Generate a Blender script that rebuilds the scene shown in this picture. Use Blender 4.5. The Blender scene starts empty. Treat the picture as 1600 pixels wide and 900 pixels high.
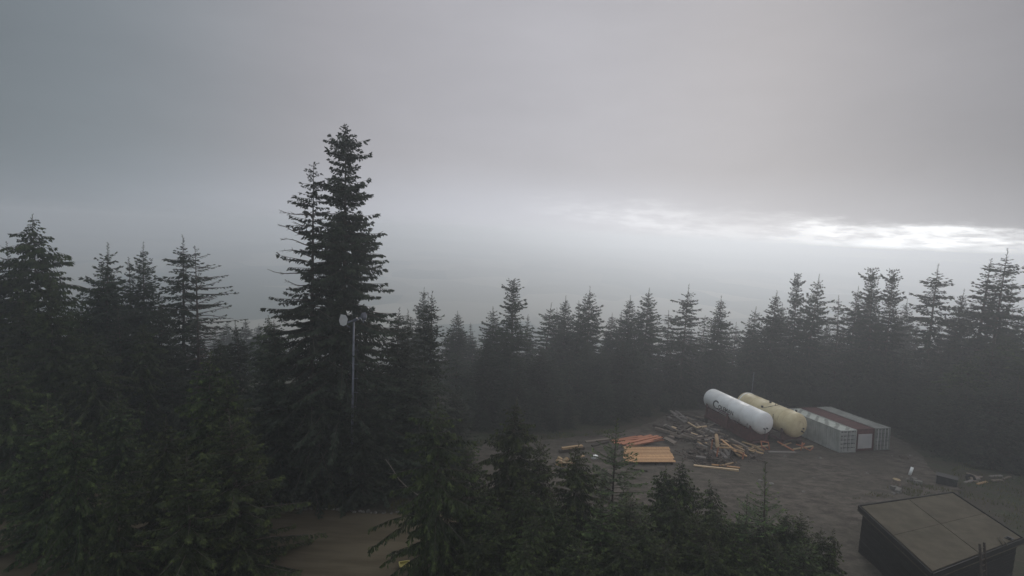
import bpy, bmesh, math, random
import numpy as np
from mathutils import Vector, Matrix, noise, geometry

D = bpy.data
S = bpy.context.scene
C = S.collection
rad = math.radians

# ------------------------------------------------------------------ camera
cam_d = D.cameras.new('camera')
cam = D.objects.new('camera', cam_d)
C.objects.link(cam)
cam_d.sensor_width = 36.0
cam_d.lens = 18.0
cam_d.clip_start = 0.1
cam_d.clip_end = 20000
pitch, roll = rad(6.0), rad(2.7)
f_ = Vector((0, math.cos(pitch), -math.sin(pitch)))
r_ = Vector((1, 0, 0))
u_ = r_.cross(f_)
rt = r_ * math.cos(roll) + u_ * math.sin(roll)
up = -r_ * math.sin(roll) + u_ * math.cos(roll)
m_ = Matrix((rt, up, -f_)).transposed().to_4x4()
m_.translation = (0, 0, 20)
cam.matrix_world = m_
S.camera = cam

# ------------------------------------------------------------------ render
S.view_settings.view_transform = 'Standard'
S.view_settings.look = 'None'
S.view_settings.exposure = 0.0
S.view_settings.gamma = 1.0
S.render.engine = 'CYCLES'
S.cycles.use_denoising = True
S.cycles.max_bounces = 6
S.cycles.diffuse_bounces = 3
S.cycles.volume_bounces = 3
S.cycles.filter_width = 1.5

# ------------------------------------------------------------------ node helper
class NT:
    def __init__(s, tree):
        s.t = tree; tree.nodes.clear()
    def n(s, typ, props=None, **ins):
        nd = s.t.nodes.new(typ)
        for k, v in (props or {}).items(): setattr(nd, k, v)
        for k, v in ins.items():
            key = int(k[1:]) if k[0] == 'i' and k[1:].isdigit() else k.replace('_', ' ')
            if isinstance(v, bpy.types.NodeSocket): s.t.links.new(v, nd.inputs[key])
            else: nd.inputs[key].default_value = v
        return nd
    def math(s, op, a, b=0.0, c=0.0, clamp=False):
        return s.n('ShaderNodeMath', {'operation': op, 'use_clamp': clamp}, i0=a, i1=b, i2=c).outputs[0]
    def mix(s, f, a, b, mode='MIX'):
        nd = s.t.nodes.new('ShaderNodeMix'); nd.data_type = 'RGBA'; nd.blend_type = mode
        for i, v in ((0, f), (6, a), (7, b)):
            if isinstance(v, bpy.types.NodeSocket): s.t.links.new(v, nd.inputs[i])
            else: nd.inputs[i].default_value = v if not isinstance(v, tuple) or len(v) == 4 else (*v, 1)
        return nd.outputs[2]
    def ramp(s, x, lo, hi):      # smoothstep 0..1
        nd = s.n('ShaderNodeMapRange', {'interpolation_type': 'SMOOTHSTEP'}, i0=x, i1=lo, i2=hi)
        return nd.outputs[0]
    def noise(s, vec, scale, detail=3.0, rough=.55):
        return s.n('ShaderNodeTexNoise', None, Vector=vec, Scale=scale, Detail=detail, Roughness=rough).outputs[0]

# ------------------------------------------------------------------ sky and sun
SUN_AZ, SUN_EL = rad(25), rad(21)
w = D.worlds.new('World'); S.world = w; w.use_nodes = True
T = NT(w.node_tree)
sky = T.n('ShaderNodeTexSky', {'sky_type': 'NISHITA', 'sun_disc': False, 'sun_elevation': SUN_EL, 'sun_rotation': SUN_AZ})
bg1 = T.n('ShaderNodeBackground', None, Color=sky.outputs[0], Strength=0.08)
tc = T.n('ShaderNodeTexCoord').outputs['Generated']
xyz = T.n('ShaderNodeSeparateXYZ', None, Vector=tc)
X, Y, Z = xyz.outputs
az = T.math('MULTIPLY', T.math('ARCTAN2', X, Y), 57.2958)
el = T.math('MULTIPLY', T.math('ARCSINE', Z), 57.2958)
# overcast: even cloud, thinner (brighter) towards the gap in the north, thicker to the sides
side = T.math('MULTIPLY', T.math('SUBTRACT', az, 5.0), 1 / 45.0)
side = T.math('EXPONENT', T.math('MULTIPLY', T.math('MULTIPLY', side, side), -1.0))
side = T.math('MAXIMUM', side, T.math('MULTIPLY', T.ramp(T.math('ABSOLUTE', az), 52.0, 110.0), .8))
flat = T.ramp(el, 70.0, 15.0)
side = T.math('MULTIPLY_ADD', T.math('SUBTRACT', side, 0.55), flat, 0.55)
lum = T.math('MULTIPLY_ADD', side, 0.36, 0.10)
lum = T.math('MULTIPLY_ADD', T.ramp(el, 22.0, 75.0), 0.42, lum)
stretch = T.n('ShaderNodeCombineXYZ', None, X=T.math('MULTIPLY', az, .05), Y=T.math('MULTIPLY', el, .16), Z=3.7).outputs[0]
n1 = T.noise(stretch, 1.0, 5, .6)
lum = T.math('MULTIPLY', lum, T.math('MULTIPLY_ADD', n1, 0.22, 0.89))
grey = T.mix(T.ramp(az, -18.0, -44.0), (1.0, .985, 1.055), (.87, .99, 1.09))
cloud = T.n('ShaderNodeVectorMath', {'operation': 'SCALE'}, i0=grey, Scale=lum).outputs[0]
# the sunlit gap under the cloud deck, low in the north-east
st2 = T.n('ShaderNodeCombineXYZ', None, X=T.math('MULTIPLY', az, .16), Y=T.math('MULTIPLY', el, .75), Z=9.1).outputs[0]
n2 = T.noise(st2, 1.0, 6, .65)
n2c = T.math('SUBTRACT', n2, 0.5)
topedge = T.math('MULTIPLY_ADD', T.math('SUBTRACT', az, 14.0), -0.074, 3.5)
topedge = T.math('MULTIPLY_ADD', n2c, 4.2, topedge)
gap = T.math('MULTIPLY', T.ramp(T.math('SUBTRACT', topedge, el), -1.3, 2.2), T.math('MULTIPLY_ADD', T.ramp(az, 24.0, 40.0), .93, T.math('MULTIPLY', T.ramp(az, -2.0, 18.0), .12)))
gap = T.math('MULTIPLY', gap, T.ramp(az, 85.0, 58.0))
low = T.math('MULTIPLY_ADD', T.math('SUBTRACT', az, 14.0), -0.105, 1.15)     # haze bank under the gap
gap = T.math('MULTIPLY', gap, T.math('MULTIPLY_ADD', T.ramp(T.math('SUBTRACT', el, low), -0.5, 0.5), 0.8, 0.2))
n3 = T.noise(st2, 2.6, 5, .6)
gaplum = T.math('MULTIPLY', gap, T.math('MULTIPLY_ADD', T.math('ADD', T.ramp(n3, .36, .62), T.ramp(el, 1.0, -.6)), 1.7, 1.0))
gapcol = T.n('ShaderNodeVectorMath', {'operation': 'SCALE'}, i0=(.98, 1.0, .99), Scale=gaplum).outputs[0]
# bluish brightening just above the horizon everywhere in the view's half of the sky
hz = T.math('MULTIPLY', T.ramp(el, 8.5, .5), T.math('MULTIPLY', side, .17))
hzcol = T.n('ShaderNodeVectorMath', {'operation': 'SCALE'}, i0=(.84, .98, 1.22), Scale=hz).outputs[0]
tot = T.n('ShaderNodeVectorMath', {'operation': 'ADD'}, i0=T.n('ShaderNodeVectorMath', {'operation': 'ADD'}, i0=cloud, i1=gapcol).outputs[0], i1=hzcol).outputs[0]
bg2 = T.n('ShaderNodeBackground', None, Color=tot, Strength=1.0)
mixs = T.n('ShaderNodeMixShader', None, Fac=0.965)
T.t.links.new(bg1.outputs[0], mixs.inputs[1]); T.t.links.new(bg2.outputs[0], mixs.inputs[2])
out = T.n('ShaderNodeOutputWorld'); T.t.links.new(mixs.outputs[0], out.inputs[0])
w.cycles.sampling_method = 'MANUAL'; w.cycles.sample_map_resolution = 1024

sun_d = D.lights.new('sun', 'SUN'); sun_d.energy = 1.35; sun_d.angle = rad(25); sun_d.color = (1, .97, .92)
sun = D.objects.new('sun', sun_d); C.objects.link(sun)
sd = Vector((math.sin(SUN_AZ) * math.cos(SUN_EL), math.cos(SUN_AZ) * math.cos(SUN_EL), math.sin(SUN_EL)))
sun.rotation_euler = sd.to_track_quat('Z', 'Y').to_euler()
sun.location = (40, 40, 80)

# ------------------------------------------------------------------ measured places (metres; x right, y north, z up)
KX = [-20, 30, 42, 50, 56, 64, 72, 82, 100, 130, 180, 250, 350, 500, 1000, 1700, 2500, 3000]
KZ = [0.6, 0, -1.0, -2.2, -2.9, -3.6, -4.4, -6.2, -11, -20, -36, -52, -62, -65, -62, -45, -18, -18]
TREES = [
('tall_fir', -13.07, 39.5, -0.94, 28.52, 1.0, 0.4, 'tallest dark fir with a dense rounded tip, rising far above all other trees', None),
('gaunt_fir', -14.99, 38.3, -0.84, 25.38, 1.0, 0, 'tall gaunt fir with bare branches on its left side, touching the tallest fir', None),
('fir_b', -16.67, 36.8, -0.72, 13.71, 1.3, 2.03, 'lower dark fir spreading at the left foot of the gaunt bare-branched fir', None),
('fir_a', -9.24, 41.0, -1.07, 14.65, 1.1, 0.95, 'dark fir right beside the floodlight pole and behind the twin-tipped fir', None),
('twin_fir', -6.85, 44.0, -1.45, 16.39, 1.1, 4.09, 'twin-tipped dark fir between the tallest fir and the club-topped fir', None),
('fir_c', -10.06, 38.5, -0.86, 10.89, 1.3, 0.45, 'shorter fir in the shade just right of the floodlight pole', None),
('fir_b', -7.3, 39.0, -0.9, 10.94, 1.3, 3.37, 'bushy fir below the twin-tipped fir, beyond the dirt road', None),
('fir_a', -13.65, 36.9, -0.72, 10.98, 1.25, 2.3, 'fir at the foot of the two tallest trees, on the roadside verge', None),
('fir_c', -4.77, 46.0, -1.75, 7.78, 1.25, 0.36, 'low fir at the left end of the gravel pad, below the twin-tipped fir', None),
('fir_b', -10.58, 36.2, -0.67, 9.34, 1.15, 3.19, 'dark fir in front of the base of the floodlight pole, above the dirt road', None),
('hemlock_a', -42.49, 46.0, -1.75, 21.47, 1.0, 0.24, 'broad hemlock with drooping boughs and a nodding tip near the left edge', None),
('fir_c', -37.53, 46.0, -1.75, 19.3, 1.0, 2.72, 'left-hand ragged fir between the broad drooping hemlock and the narrow spires', None),
('hemlock_b', -37.9, 48.0, -2.05, 17.75, 0.8, 0.44, 'rounder tree tucked just right of the left-hand ragged fir', None),
('spire_a', -39.02, 52.0, -2.58, 18.55, 1.0, 0.57, 'thin spire just left of the taller narrow fir in the left group', None),
('fir_a', -36.29, 50.0, -2.35, 19.84, 0.95, 2.67, 'narrow fir with a wide skirt right of the thin spire in the left group', None),
('spire_b', -32.64, 50.0, -2.35, 20.7, 1.15, 5.19, 'slender pole-like fir touching the half-bare snag on its left', None),
('snag_fir', -29.67, 48.0, -2.05, 19.58, 1.15, 0, 'half-bare fir with long open branches, rightmost of the tall left group', None),
('fir_b', -44.05, 44.0, -1.45, 19.17, 1.0, 0.78, 'dark fir cut off by the left edge of the picture', None),
('spire_a', -53.14, 54.0, -2.82, 19.52, 1.1, 1.4, 'small spire between the left edge and the broad drooping hemlock', None),
('hemlock_b', -35.6, 39.0, -0.9, 16.35, 0.72, 3.94, 'dark tree standing in front of the broad drooping hemlock', None),
('hemlock_a', -38.22, 44.0, -1.45, 13.89, 0.75, 5.95, 'dark hemlock in the gap between the broad hemlock and the ragged fir', None),
('fir_b', -32.34, 42.0, -1.15, 13.6, 1.0, 3.62, 'dark fir below the ragged fir and the thin spire', None),
('fir_a', -30.51, 44.0, -1.45, 14.54, 0.95, 2.49, 'dark fir in front of the slender pole-like fir', None),
('hemlock_b', -38.91, 40.0, -0.98, 13.91, 1.1, 6.13, 'shadowed hemlock low at the left edge', None),
('hemlock_a', -31.75, 38.0, -0.82, 11.91, 1.0, 0.29, 'shadowed hemlock in the middle of the dark left mass', None),
('hemlock_n1', -25.38, 33.0, -0.4, 8.79, 0.8, 5.39, 'drooping hemlock with a pale green tip in front of the dark left mass', None),
('hemlock_n2', -18.58, 30.5, -0.19, 11.94, 1.0, 1.82, 'big bushy hemlock with pale new growth left of the dirt road', None),
('hemlock_n1', -17.15, 31.0, -0.23, 10.76, 1.0, 0.91, 'second tip of the bushy hemlock clump left of the dirt road, nearer the road', None),
('hemlock_n3', -14.66, 27.5, -0.12, 9.74, 1.0, 0.74, 'low bushy hemlock hanging over the left edge of the dirt road', None),
('hemlock_n3', -27.4, 29.0, -0.14, 9.19, 1.0, 1.94, 'black hemlock in the lower left corner above the grass', None),
('hemlock_n2', -23.45, 27.0, -0.11, 9.12, 0.9, 5.13, 'black hemlock second from the lower left corner', None),
('hemlock_n1', -19.4, 28.0, -0.13, 8.96, 1.0, 1.13, 'dark hemlock beside the pale gap in the lower left trees', None),
('hemlock_n2', -33.16, 33.0, -0.4, 10.68, 1.0, 3.65, 'black hemlock filling the left edge halfway down', None),
('hemlock_n3', -15.89, 25.0, -0.09, 8.51, 1.0, 4.01, 'lowest bushy hemlock in front of the clump left of the dirt road', None),
('hemlock_n2', -20.26, 25.5, -0.1, 6.69, 0.8, 2.34, 'small black hemlock at the bottom edge left of the bushy clump', None),
('hemlock_n2', -3.6, 27.5, -0.12, 10.93, 1.0, 3.44, 'drooping foreground hemlock with a dead slanting bough by the road end', None),
('hemlock_n3', -2.05, 29.5, -0.14, 7.69, 0.9, 0.39, 'small hemlock squeezed against the right side of the drooping foreground hemlock', None),
('hemlock_n1', 0.51, 30.0, -0.15, 10.18, 1.0, 0.37, 'tallest hemlock of the foreground clump, left of the plank deck', None),
('hemlock_n3', 2.29, 29.0, -0.14, 8.42, 0.9, 1.29, 'hemlock just right of the tallest one in the foreground clump', None),
('hemlock_n1', 4.33, 28.0, -0.13, 8.54, 1.0, 4.27, 'hemlock in front of the cut logs, left of the airy sapling', None),
('sapling_a', 6.87, 30.0, -0.15, 9.33, 1.2, 2.69, 'airy young fir with open whorls standing before the plank deck', None),
('hemlock_n2', 9.3, 28.5, -0.13, 7.31, 0.85, 1.97, 'dark hemlock tip below the right corner of the plank deck', None),
('hemlock_n1', 10.5, 28.0, -0.13, 7.86, 0.9, 3.68, 'hemlock tip rising just left of the pale timbers', None),
('nodding_hemlock', 12.36, 27.5, -0.12, 6.78, 0.9, 2.85, 'small hemlock with a nodding leader below the pale timbers', None),
('sapling_b', 14.76, 26.5, -0.11, 8.59, 1.0, 1.88, 'young fir with a long bare leader and one star-shaped whorl', None),
('sapling_a', 13.05, 25.5, -0.1, 7.11, 1.1, 4.99, 'short young fir left of the one with the long bare leader', None),
('hemlock_n3', 16.39, 26.5, -0.11, 5.84, 0.85, 4.39, 'bushy young hemlock right of the one with the long bare leader', None),
('nodding_hemlock', 16.89, 24.5, -0.08, 5.78, 0.8, 1.53, 'small hemlock nearest to the dark shed wall', None),
('hemlock_n2', 2.9, 26.0, -0.1, 6.52, 1.0, 3.61, 'low dense hemlock at the bottom of the clump below the cut logs', None),
('hemlock_n3', 5.37, 25.5, -0.1, 6.55, 1.0, 3.3, 'low dense hemlock at the bottom of the clump under the airy sapling', None),
('hemlock_n1', 7.44, 25.0, -0.09, 6.23, 1.1, 5.5, 'low dense hemlock at the bottom of the clump below the plank deck', None),
('hemlock_n3', 10.06, 25.0, -0.09, 6.36, 1.0, 4.58, 'low dense hemlock at the bottom of the clump below the pale timbers', None),
('hemlock_n3', -0.14, 26.0, -0.1, 5.65, 1.0, 1.81, 'low dense hemlock at the bottom left of the foreground clump', None),
('hemlock_n2', 1.2, 27.0, -0.11, 6.85, 0.9, 6.16, 'mid-height hemlock below the tallest one in the foreground clump', None),
('hemlock_n2', 11.88, 24.5, -0.08, 5.7, 1.0, 0.74, 'low hemlock below the nodding leader at the bottom edge', None),
('hemlock_n1', 14.08, 24.0, -0.08, 5.44, 1.1, 2.63, 'low hemlock below the long bare leader at the bottom edge', None),
('hemlock_n1', -0.9, 27.0, -0.11, 6.19, 1.0, 4.75, 'low green hemlock filling the foreground clump along the bottom edge', 'low hemlocks along the bottom edge'),
('hemlock_n2', 1.86, 25.0, -0.09, 5.95, 1.1, 0.95, 'low green hemlock filling the foreground clump along the bottom edge', 'low hemlocks along the bottom edge'),
('hemlock_n1', 3.57, 25.5, -0.1, 5.76, 1.1, 3.07, 'low green hemlock filling the foreground clump along the bottom edge', 'low hemlocks along the bottom edge'),
('hemlock_n3', 6.94, 26.5, -0.11, 6.47, 1.1, 0.25, 'low green hemlock filling the foreground clump along the bottom edge', 'low hemlocks along the bottom edge'),
('hemlock_n2', 9.38, 26.5, -0.11, 6.4, 1.1, 4.2, 'low green hemlock filling the foreground clump along the bottom edge', 'low hemlocks along the bottom edge'),
('hemlock_n1', 11.09, 26.0, -0.1, 6.57, 1.1, 4.8, 'low green hemlock filling the foreground clump along the bottom edge', 'low hemlocks along the bottom edge'),
('hemlock_n3', 12.1, 25.5, -0.1, 6.18, 1.0, 3.6, 'low green hemlock filling the foreground clump along the bottom edge', 'low hemlocks along the bottom edge'),
('hemlock_n2', 13.7, 25.0, -0.09, 6.19, 1.0, 5.5, 'low green hemlock filling the foreground clump along the bottom edge', 'low hemlocks along the bottom edge'),
('hemlock_n1', 15.4, 26.0, -0.1, 6.07, 1.0, 1.97, 'low green hemlock filling the foreground clump along the bottom edge', 'low hemlocks along the bottom edge'),
('hemlock_n2', 16.38, 25.0, -0.09, 5.8, 0.95, 4.37, 'low green hemlock filling the foreground clump along the bottom edge', 'low hemlocks along the bottom edge'),
('hemlock_n3', 15.02, 23.5, -0.07, 5.8, 1.1, 3.73, 'low green hemlock filling the foreground clump along the bottom edge', 'low hemlocks along the bottom edge'),
('hemlock_n1', 12.39, 23.5, -0.07, 5.67, 1.1, 3.64, 'low green hemlock filling the foreground clump along the bottom edge', 'low hemlocks along the bottom edge'),
('hemlock_n2', 10.19, 23.5, -0.07, 5.89, 1.1, 2.86, 'low green hemlock filling the foreground clump along the bottom edge', 'low hemlocks along the bottom edge'),
('hemlock_n3', 8.02, 23.5, -0.07, 5.78, 1.1, 5.27, 'low green hemlock filling the foreground clump along the bottom edge', 'low hemlocks along the bottom edge'),
('hemlock_n1', 5.95, 24.0, -0.08, 5.71, 1.1, 5.93, 'low green hemlock filling the foreground clump along the bottom edge', 'low hemlocks along the bottom edge'),
('hemlock_n3', 3.68, 23.5, -0.07, 5.56, 1.1, 2.98, 'low green hemlock filling the foreground clump along the bottom edge', 'low hemlocks along the bottom edge'),
('hemlock_n1', 1.19, 23.5, -0.07, 5.44, 1.1, 4.17, 'low green hemlock filling the foreground clump along the bottom edge', 'low hemlocks along the bottom edge'),
('hemlock_n2', -1.06, 25.0, -0.09, 4.76, 1.0, 0.38, 'low green hemlock filling the foreground clump along the bottom edge', 'low hemlocks along the bottom edge'),
('spire_b', -12.4, 62.0, -3.57, 13.95, 1.2, 4.41, 'small hazy spire between the floodlight and the twin-tipped fir', 'skyline firs beyond the gravel pad'),
('fir_b', -14.22, 82.0, -6.35, 17.16, 0.95, 4.06, 'pale fog-veiled fir directly behind the twin-tipped fir', 'skyline firs beyond the gravel pad'),
('fir_a', -8.5, 78.0, -5.63, 13.46, 1.1, 6.24, 'pale misty fir just right of the twin-tipped fir', 'skyline firs beyond the gravel pad'),
('spire_a', -6.84, 88.0, -7.95, 12.21, 1.1, 5.16, 'thin spire, first skyline tip left of the club-topped fir', 'skyline firs beyond the gravel pad'),
('fir_c', -2.27, 76.0, -5.27, 14.47, 1.2, 1.79, 'misty fir with a wide skirt, second skyline tip left of the club-topped fir', 'skyline firs beyond the gravel pad'),
('club_fir', 0.44, 66.0, -3.95, 18.2, 1.1, 2.42, 'dark club-topped fir standing out left of the middle of the misty skyline', 'skyline firs beyond the gravel pad'),
('spire_a', 3.03, 80.0, -5.99, 13.45, 1.1, 4.2, 'thin spire, first tip right of the club-topped fir in the skyline', 'skyline firs beyond the gravel pad'),
('fir_d', 5.31, 78.0, -5.63, 15.51, 1.2, 0.14, 'ragged gappy fir, second tip right of the club-topped fir in the skyline', 'skyline firs beyond the gravel pad'),
('spire_b', 8.14, 88.0, -7.95, 15.73, 1.1, 2.9, 'slender fir with spaced tiers, third tip right of the club-topped fir in the skyline', 'skyline firs beyond the gravel pad'),
('fir_a', 9.35, 84.0, -6.88, 17.22, 1.0, 1.06, 'misty fir, fourth tip right of the club-topped fir in the skyline', 'skyline firs beyond the gravel pad'),
('spire_a', 10.96, 80.0, -5.99, 16.07, 1.1, 0.74, 'thin spire, fifth tip right of the club-topped fir in the skyline', 'skyline firs beyond the gravel pad'),
('fir_c', 12.31, 78.0, -5.63, 18.31, 1.15, 0.37, 'large pointed fir in the skyline above the reddish planks', 'skyline firs beyond the gravel pad'),
('fir_e', 16.61, 84.0, -6.88, 14.68, 1.2, 4.82, 'dense narrow fir, seventh tip right of the club-topped fir in the skyline', 'skyline firs beyond the gravel pad'),
('spire_a', 17.11, 80.0, -5.99, 14.63, 1.0, 0.81, 'thin spire, eighth tip right of the club-topped fir in the skyline', 'skyline firs beyond the gravel pad'),
('fir_e', 18.84, 80.0, -5.99, 17.36, 1.1, 1.56, 'dense narrow fir, ninth tip right of the club-topped fir in the skyline', 'skyline firs beyond the gravel pad'),
('fir_a', 21.02, 78.0, -5.63, 18.53, 1.15, 2.46, 'misty fir, tenth tip right of the club-topped fir in the skyline', 'skyline firs beyond the gravel pad'),
('fir_f', 25.69, 82.0, -6.35, 15.2, 1.2, 5.47, 'loose open fir, eleventh tip right of the club-topped fir in the skyline', 'skyline firs beyond the gravel pad'),
('fir_d', 26.49, 77.0, -5.45, 19.2, 1.1, 0.51, 'ragged gappy fir, twelfth tip right of the club-topped fir in the skyline', 'skyline firs beyond the gravel pad'),
('spire_a', 32.18, 84.0, -6.88, 14.99, 1.1, 2.82, 'thin spire, thirteenth tip right of the club-topped fir in the skyline', 'skyline firs beyond the gravel pad'),
('fir_e', 31.96, 78.0, -5.63, 17.86, 1.1, 3.45, 'dense narrow fir, fourteenth tip right of the club-topped fir in the skyline', 'skyline firs beyond the gravel pad'),
('spire_b', 38.35, 86.0, -7.42, 14.4, 1.1, 5.55, 'slender fir with spaced tiers, fifteenth tip right of the club-topped fir in the skyline', 'skyline firs beyond the gravel pad'),
('fir_c', 37.21, 78.0, -5.63, 16.33, 1.1, 5.15, 'misty fir with a wide skirt, sixteenth tip right of the club-topped fir in the skyline', 'skyline firs beyond the gravel pad'),
('fir_e', 39.67, 77.0, -5.45, 18.85, 1.15, 5.43, 'dense narrow fir, seventeenth tip right of the club-topped fir in the skyline', 'skyline firs beyond the gravel pad'),
('fir_a', 47.66, 88.0, -7.95, 18.29, 1.1, 1.75, 'misty fir, eighteenth tip right of the club-topped fir in the skyline', 'skyline firs beyond the gravel pad'),
('club_fir', 44.21, 78.0, -5.63, 21.59, 0.75, 2.61, 'smaller blunt-topped fir of a close pair above the shipping containers', 'skyline firs beyond the gravel pad'),
('fir_c', 47.12, 80.0, -5.99, 22.13, 1.0, 2.25, 'sharp-tipped fir of the close pair above the shipping containers', 'skyline firs beyond the gravel pad'),
('spire_a', 54.27, 86.0, -7.42, 14.94, 1.1, 5.55, 'thin spire, first tip right of the close pair above the containers', 'skyline firs beyond the gravel pad'),
('fir_f', 52.2, 80.0, -5.99, 18.84, 1.1, 6.01, 'loose open fir, second tip right of the close pair above the containers', 'skyline firs beyond the gravel pad'),
('fir_b', 51.32, 76.0, -5.27, 20.0, 1.0, 0.95, 'misty fir with ragged sides, third tip right of the close pair above the containers', 'skyline firs beyond the gravel pad'),
('spire_b', 68.4, 98.0, -10.62, 22.69, 1.2, 1.11, 'slender fir with spaced tiers, fourth tip right of the close pair above the containers', 'skyline firs beyond the gravel pad'),
('club_fir', 53.44, 74.0, -4.91, 22.45, 0.95, 1.46, 'left one of two flat-topped firs side by side in the skyline', 'skyline firs beyond the gravel pad'),
('club_fir', 56.24, 75.0, -5.09, 22.51, 0.85, 1.47, 'right one of two flat-topped firs side by side in the skyline', 'skyline firs beyond the gravel pad'),
('fir_c', 76.0, 98.0, -10.62, 21.94, 1.0, 3.05, 'pale fog-veiled fir directly right of the two flat-topped firs', 'skyline firs beyond the gravel pad'),
('spire_a', 68.11, 84.0, -6.88, 15.31, 1.1, 3.7, 'thin spire, eighth tip right of the close pair above the containers', 'skyline firs beyond the gravel pad'),
('spire_b', 60.88, 73.0, -4.73, 23.33, 1.25, 1.65, 'slim tiered spire standing alone right of the two flat-topped firs', 'skyline firs beyond the gravel pad'),
('fir_e', 64.58, 74.0, -4.91, 20.1, 1.0, 0.03, 'shorter fir just right of the slim lone spire', 'skyline firs beyond the gravel pad'),
('spire_a', 64.94, 70.0, -4.35, 24.1, 1.5, 2.63, 'thick tiered spire second from the right end of the skyline', 'skyline firs beyond the gravel pad'),
('spire_b', 65.07, 68.0, -4.15, 25.35, 1.15, 2.32, 'slender tallest spire at the right end of the skyline', 'skyline firs beyond the gravel pad'),
('snag_fir', 67.7, 69.0, -4.25, 21.77, 0.5, 3.56, 'thin bare snag leaning close to the slender spire at the right edge', 'skyline firs beyond the gravel pad'),
('fir_c', 70.05, 70.0, -4.35, 18.55, 1.0, 5.99, 'fir cut off by the right edge of the picture', 'skyline firs beyond the gravel pad'),
('fir_a', -62.88, 111.33, -14.55, 12.47, 1.2, 3.24, 'pale foggy fir deep in the gap left of the gaunt fir', 'foggy firs in the left gap'),
('fir_c', -58.96, 109.29, -13.94, 10.99, 1.2, 4.25, 'pale foggy fir deep in the gap left of the gaunt fir', 'foggy firs in the left gap'),
('fir_b', -48.53, 93.51, -9.42, 11.56, 1.2, 5.65, 'pale foggy fir deep in the gap left of the gaunt fir', 'foggy firs in the left gap'),
('spire_a', -66.35, 113.84, -15.3, 10.72, 1.2, 5.49, 'pale foggy fir deep in the gap left of the gaunt fir', 'foggy firs in the left gap'),
('fir_a', -56.88, 114.34, -15.45, 12.7, 1.2, 2.46, 'pale foggy fir deep in the gap left of the gaunt fir', 'foggy firs in the left gap'),
('fir_c', -49.1, 103.17, -12.1, 10.75, 1.2, 0.65, 'pale foggy fir deep in the gap left of the gaunt fir', 'foggy firs in the left gap'),
('fir_b', -17.43, 83.48, -6.75, 11.09, 1.2321880604974251, 0.69, 'dim fir filling the hazy second rank behind the skyline firs', 'second rank of hazy firs'),
('fir_d', -17.22, 94.47, -9.68, 11.93, 1.130439310406779, 2.28, 'dim fir filling the hazy second rank behind the skyline firs', 'second rank of hazy firs'),
('fir_b', -15.98, 95.51, -9.95, 9.23, 1.2903228735601702, 6.0, 'dim fir filling the hazy second rank behind the skyline firs', 'second rank of hazy firs'),
('spire_a', -10.76, 84.54, -7.03, 10.15, 1.3979308165114142, 2.93, 'dim fir filling the hazy second rank behind the skyline firs', 'second rank of hazy firs'),
('fir_c', -8.7, 84.25, -6.95, 11.5, 1.3221053673284282, 3.01, 'dim fir filling the hazy second rank behind the skyline firs', 'second rank of hazy firs'),
('fir_d', -6.11, 86.51, -7.55, 10.38, 1.2085257377027032, 4.33, 'dim fir filling the hazy second rank behind the skyline firs', 'second rank of hazy firs'),
('fir_e', -3.36, 88.56, -8.1, 9.83, 1.3589975090869006, 4.37, 'dim fir filling the hazy second rank behind the skyline firs', 'second rank of hazy firs'),
('fir_f', -2.24, 85.67, -7.33, 11.0, 1.1668378268165718, 3.4, 'dim fir filling the hazy second rank behind the skyline firs', 'second rank of hazy firs'),
('fir_f', 0.67, 95.49, -9.95, 10.9, 1.395477815177267, 5.35, 'dim fir filling the hazy second rank behind the skyline firs', 'second rank of hazy firs'),
('fir_b', 4.08, 98.28, -10.69, 10.56, 1.159975395018545, 3.09, 'dim fir filling the hazy second rank behind the skyline firs', 'second rank of hazy firs'),
('spire_a', 6.7, 99.38, -10.99, 10.09, 1.177752308980327, 4.35, 'dim fir filling the hazy second rank behind the skyline firs', 'second rank of hazy firs'),
('fir_c', 10.13, 102.61, -11.93, 12.67, 1.3865001893963997, 2.29, 'dim fir filling the hazy second rank behind the skyline firs', 'second rank of hazy firs'),
('fir_b', 9.38, 86.33, -7.5, 12.07, 1.2447959906400734, 6.19, 'dim fir filling the hazy second rank behind the skyline firs', 'second rank of hazy firs'),
('fir_c', 14.71, 102.0, -11.75, 14.58, 1.339893123454898, 0.53, 'dim fir filling the hazy second rank behind the skyline firs', 'second rank of hazy firs'),
('fir_f', 17.33, 99.21, -10.94, 10.9, 1.1597958210364716, 5.58, 'dim fir filling the hazy second rank behind the skyline firs', 'second rank of hazy firs'),
('fir_e', 16.45, 83.91, -6.86, 10.89, 1.2187515485208344, 2.52, 'dim fir filling the hazy second rank behind the skyline firs', 'second rank of hazy firs'),
('fir_b', 20.17, 85.74, -7.35, 10.89, 1.1082646552126498, 3.71, 'dim fir filling the hazy second rank behind the skyline firs', 'second rank of hazy firs'),
('fir_d', 23.98, 95.45, -9.94, 11.95, 1.394091783034109, 4.13, 'dim fir filling the hazy second rank behind the skyline firs', 'second rank of hazy firs'),
('fir_a', 23.39, 84.88, -7.12, 11.57, 1.3398071035092103, 4.56, 'dim fir filling the hazy second rank behind the skyline firs', 'second rank of hazy firs'),
('fir_f', 25.32, 85.06, -7.17, 11.01, 1.1584416325974956, 5.49, 'dim fir filling the hazy second rank behind the skyline firs', 'second rank of hazy firs'),
('fir_f', 29.91, 93.03, -9.29, 13.66, 1.2759311504497886, 1.63, 'dim fir filling the hazy second rank behind the skyline firs', 'second rank of hazy firs'),
('fir_c', 36.44, 102.02, -11.76, 15.11, 1.3693112003613135, 4.16, 'dim fir filling the hazy second rank behind the skyline firs', 'second rank of hazy firs'),
('fir_d', 39.54, 100.2, -11.21, 13.55, 1.1392289777066371, 0.95, 'dim fir filling the hazy second rank behind the skyline firs', 'second rank of hazy firs'),
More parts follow.
